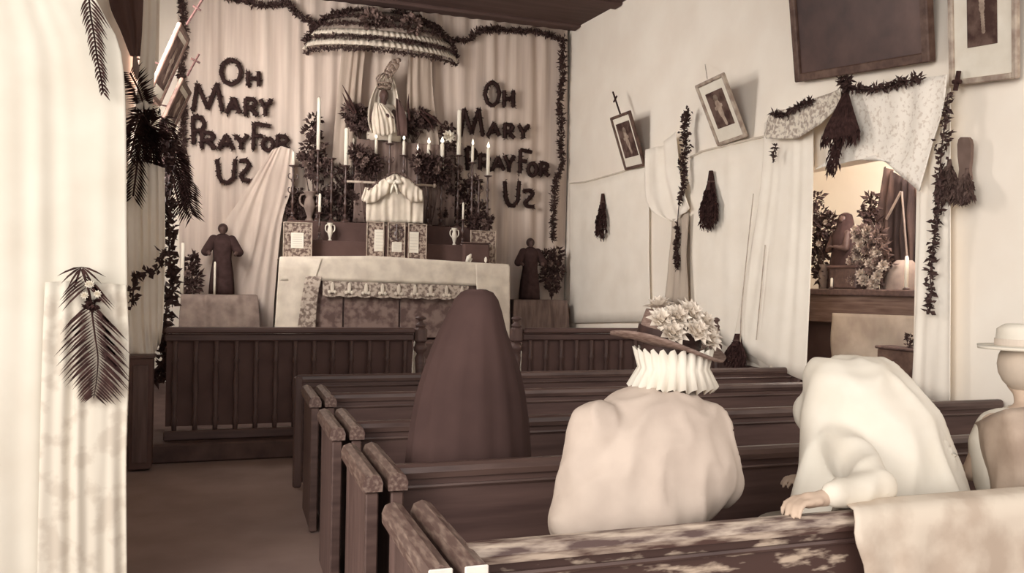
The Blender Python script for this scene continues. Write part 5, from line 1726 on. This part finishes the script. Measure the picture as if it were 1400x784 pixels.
# two pictures leaning far out from the left wall, with crosses
G = 'tilted framed prints on the left wall'
def lpic(label, BL, BR, TLp, Yb, Yf):
    P3, P2 = pY(*BL, Yb), pY(*BR, Yf)
    P0 = pY(*TLp, Yb + .1)
    t_, c_, _, _, _ = frame_rect('framed_print', label, P0, P0 + (P2 - P3), P3, 'picture', .05, (.05, .08), M_FRAMED, M_PRINT, group=G, fig=FIG1)
    MB().tube([c_, V((XL2 + .002, c_.y + .05, c_.z + .05))], .008, 6).build('wall_hook', M_DRY, t_)
lpic('upper framed print tilting far out from the left wall', (197, 126), (213, 142), (246, 30), 8.4, 9.0)
lpic('lower framed print tilting far out above the palm leaves', (216, 168), (230, 184), (249, 106), 9.2, 9.8)
cross('long thin cross above the upper tilted print of the left wall', (277, -1), (255, 34), .35, .04, 8.6, fn=pY)
cross('thin cross above the lower tilted print of the left wall', (272, 74), (256, 104), .3, .05, 9.4, fn=pY)
# fan of palm leaves
pm = thing('palm_spray', 'thick spray of dark palm leaves massed on the left wall', 'palm leaves', pY(208, 175, 7.8))
org = pY(205, 172, 7.8)
for (tx, ty, Y, bend) in ((178, 100, 7.4, 0), (182, 268, 7.4, .1), (195, 272, 7.6, .1), (208, 262, 7.8, .1), (264, 292, 8.4, .12), (256, 288, 8.3, .1), (246, 285, 8.2, .1), (178, 215, 7.3, .1), (215, 290, 7.8, .1), (240, 215, 8.2, .15), (182, 180, 7.3, .05), (262, 270, 8.4, .15)):
    tip = pY(tx, ty, Y)
    mid = org.lerp(tip, .5) + V((0, -.08, bend + .05))
    SPp = catmull([org, mid, tip], 16)
    rb = MB().tube(SPp, .008, 5).build('rib', M_DRY, pm)
    mb = MB()
    for i in range(1, 16):
        dr = (SPp[i] - SPp[i - 1]).normalized()
        for s_ in (-1, 1):
            for q in range(2):
                sd = dr.cross(V((0, -1, .1))).normalized()
                mb.leaf(SPp[i].lerp(SPp[i - 1], q * .5), dr * .8 + sd * s_ * .9 + V((0, 0, -.4)), .15 * random.uniform(.7, 1.2), .016, (0, -1, .2))
    mb.build('leaflet_row', M_DRY, rb)
# ivy column
garland('ivy_column', 'long leafy ivy garland hanging beside the left rail end', [pY(x, y, 7.9) for x, y in ((232, 190), (230, 230), (228, 270), (230, 310), (232, 350), (236, 390), (228, 420), (224, 450), (226, 480), (222, 505), (212, 520))], .06, 250, .09, .05, n=60, irregular=.7)
garland('ivy_swag', 'short ivy swag looping from the ivy garland towards the left drape', [pY(x, y, 7.3) for x, y in ((226, 340), (218, 365), (205, 372), (192, 374), (184, 385), (182, 400), (180, 420))], .03, 150, .07, .04, n=24, irregular=1)
# white cloth and dark chair-like stand below
R = [[pY(x, y, 7.55) for x, y in r] for r in ([(174, 225), (200, 222), (224, 230)], [(174, 330), (200, 330), (225, 340)], [(176, 430), (200, 430), (222, 440)], [(178, 484), (205, 496), (218, 470)])]
tag(cloth_mb(R, (0, -1, 0), 40, 20, .02, 5, 9).build('hanging_cloth', M_CLOTH, origin=R[0][0], smooth=True, solid=.008), 'long white cloth hanging between the left drape and the ivy garland', 'drape')
R = [[pY(x, y, 7.1) for x, y in r] for r in ([(203, 490), (212, 492)], [(197, 520), (209, 522)], [(199, 545), (205, 552)])]
tag(cloth_mb(R, (0, -1, 0), 12, 8, .01, 2, 19).build('cloth_end', M_CLOTH, origin=R[0][0], smooth=True, solid=.008), 'loose white cloth end below the hanging cloth at the rail', 'drape')
q0, q1 = pY(178, 486, 7.0), pY(210, 486, 7.0)
ch_ = thing('dark_cabinet', 'narrow dark cabinet at the left end of the rail', 'cabinet', ((q0.x + q1.x) / 2, 7.0, 0))
MB().box(((q0.x + q1.x) / 2, 7.02, q0.z / 2), (q1.x - q0.x, .18, q0.z - .03), bev=.01).build('cabinet_body', M_DARK, ch_)
MB().box(((q0.x + q1.x) / 2, 7.02, q0.z - .01), (q1.x - q0.x + .03, .2, .025), bev=.006).build('cabinet_top', M_WOOD, ch_)
MB().box(((q0.x + q1.x) / 2, 6.925, q0.z / 2), (q1.x - q0.x - .06, .015, q0.z - .14), bev=.004).build('cabinet_door', M_WOODX, ch_)
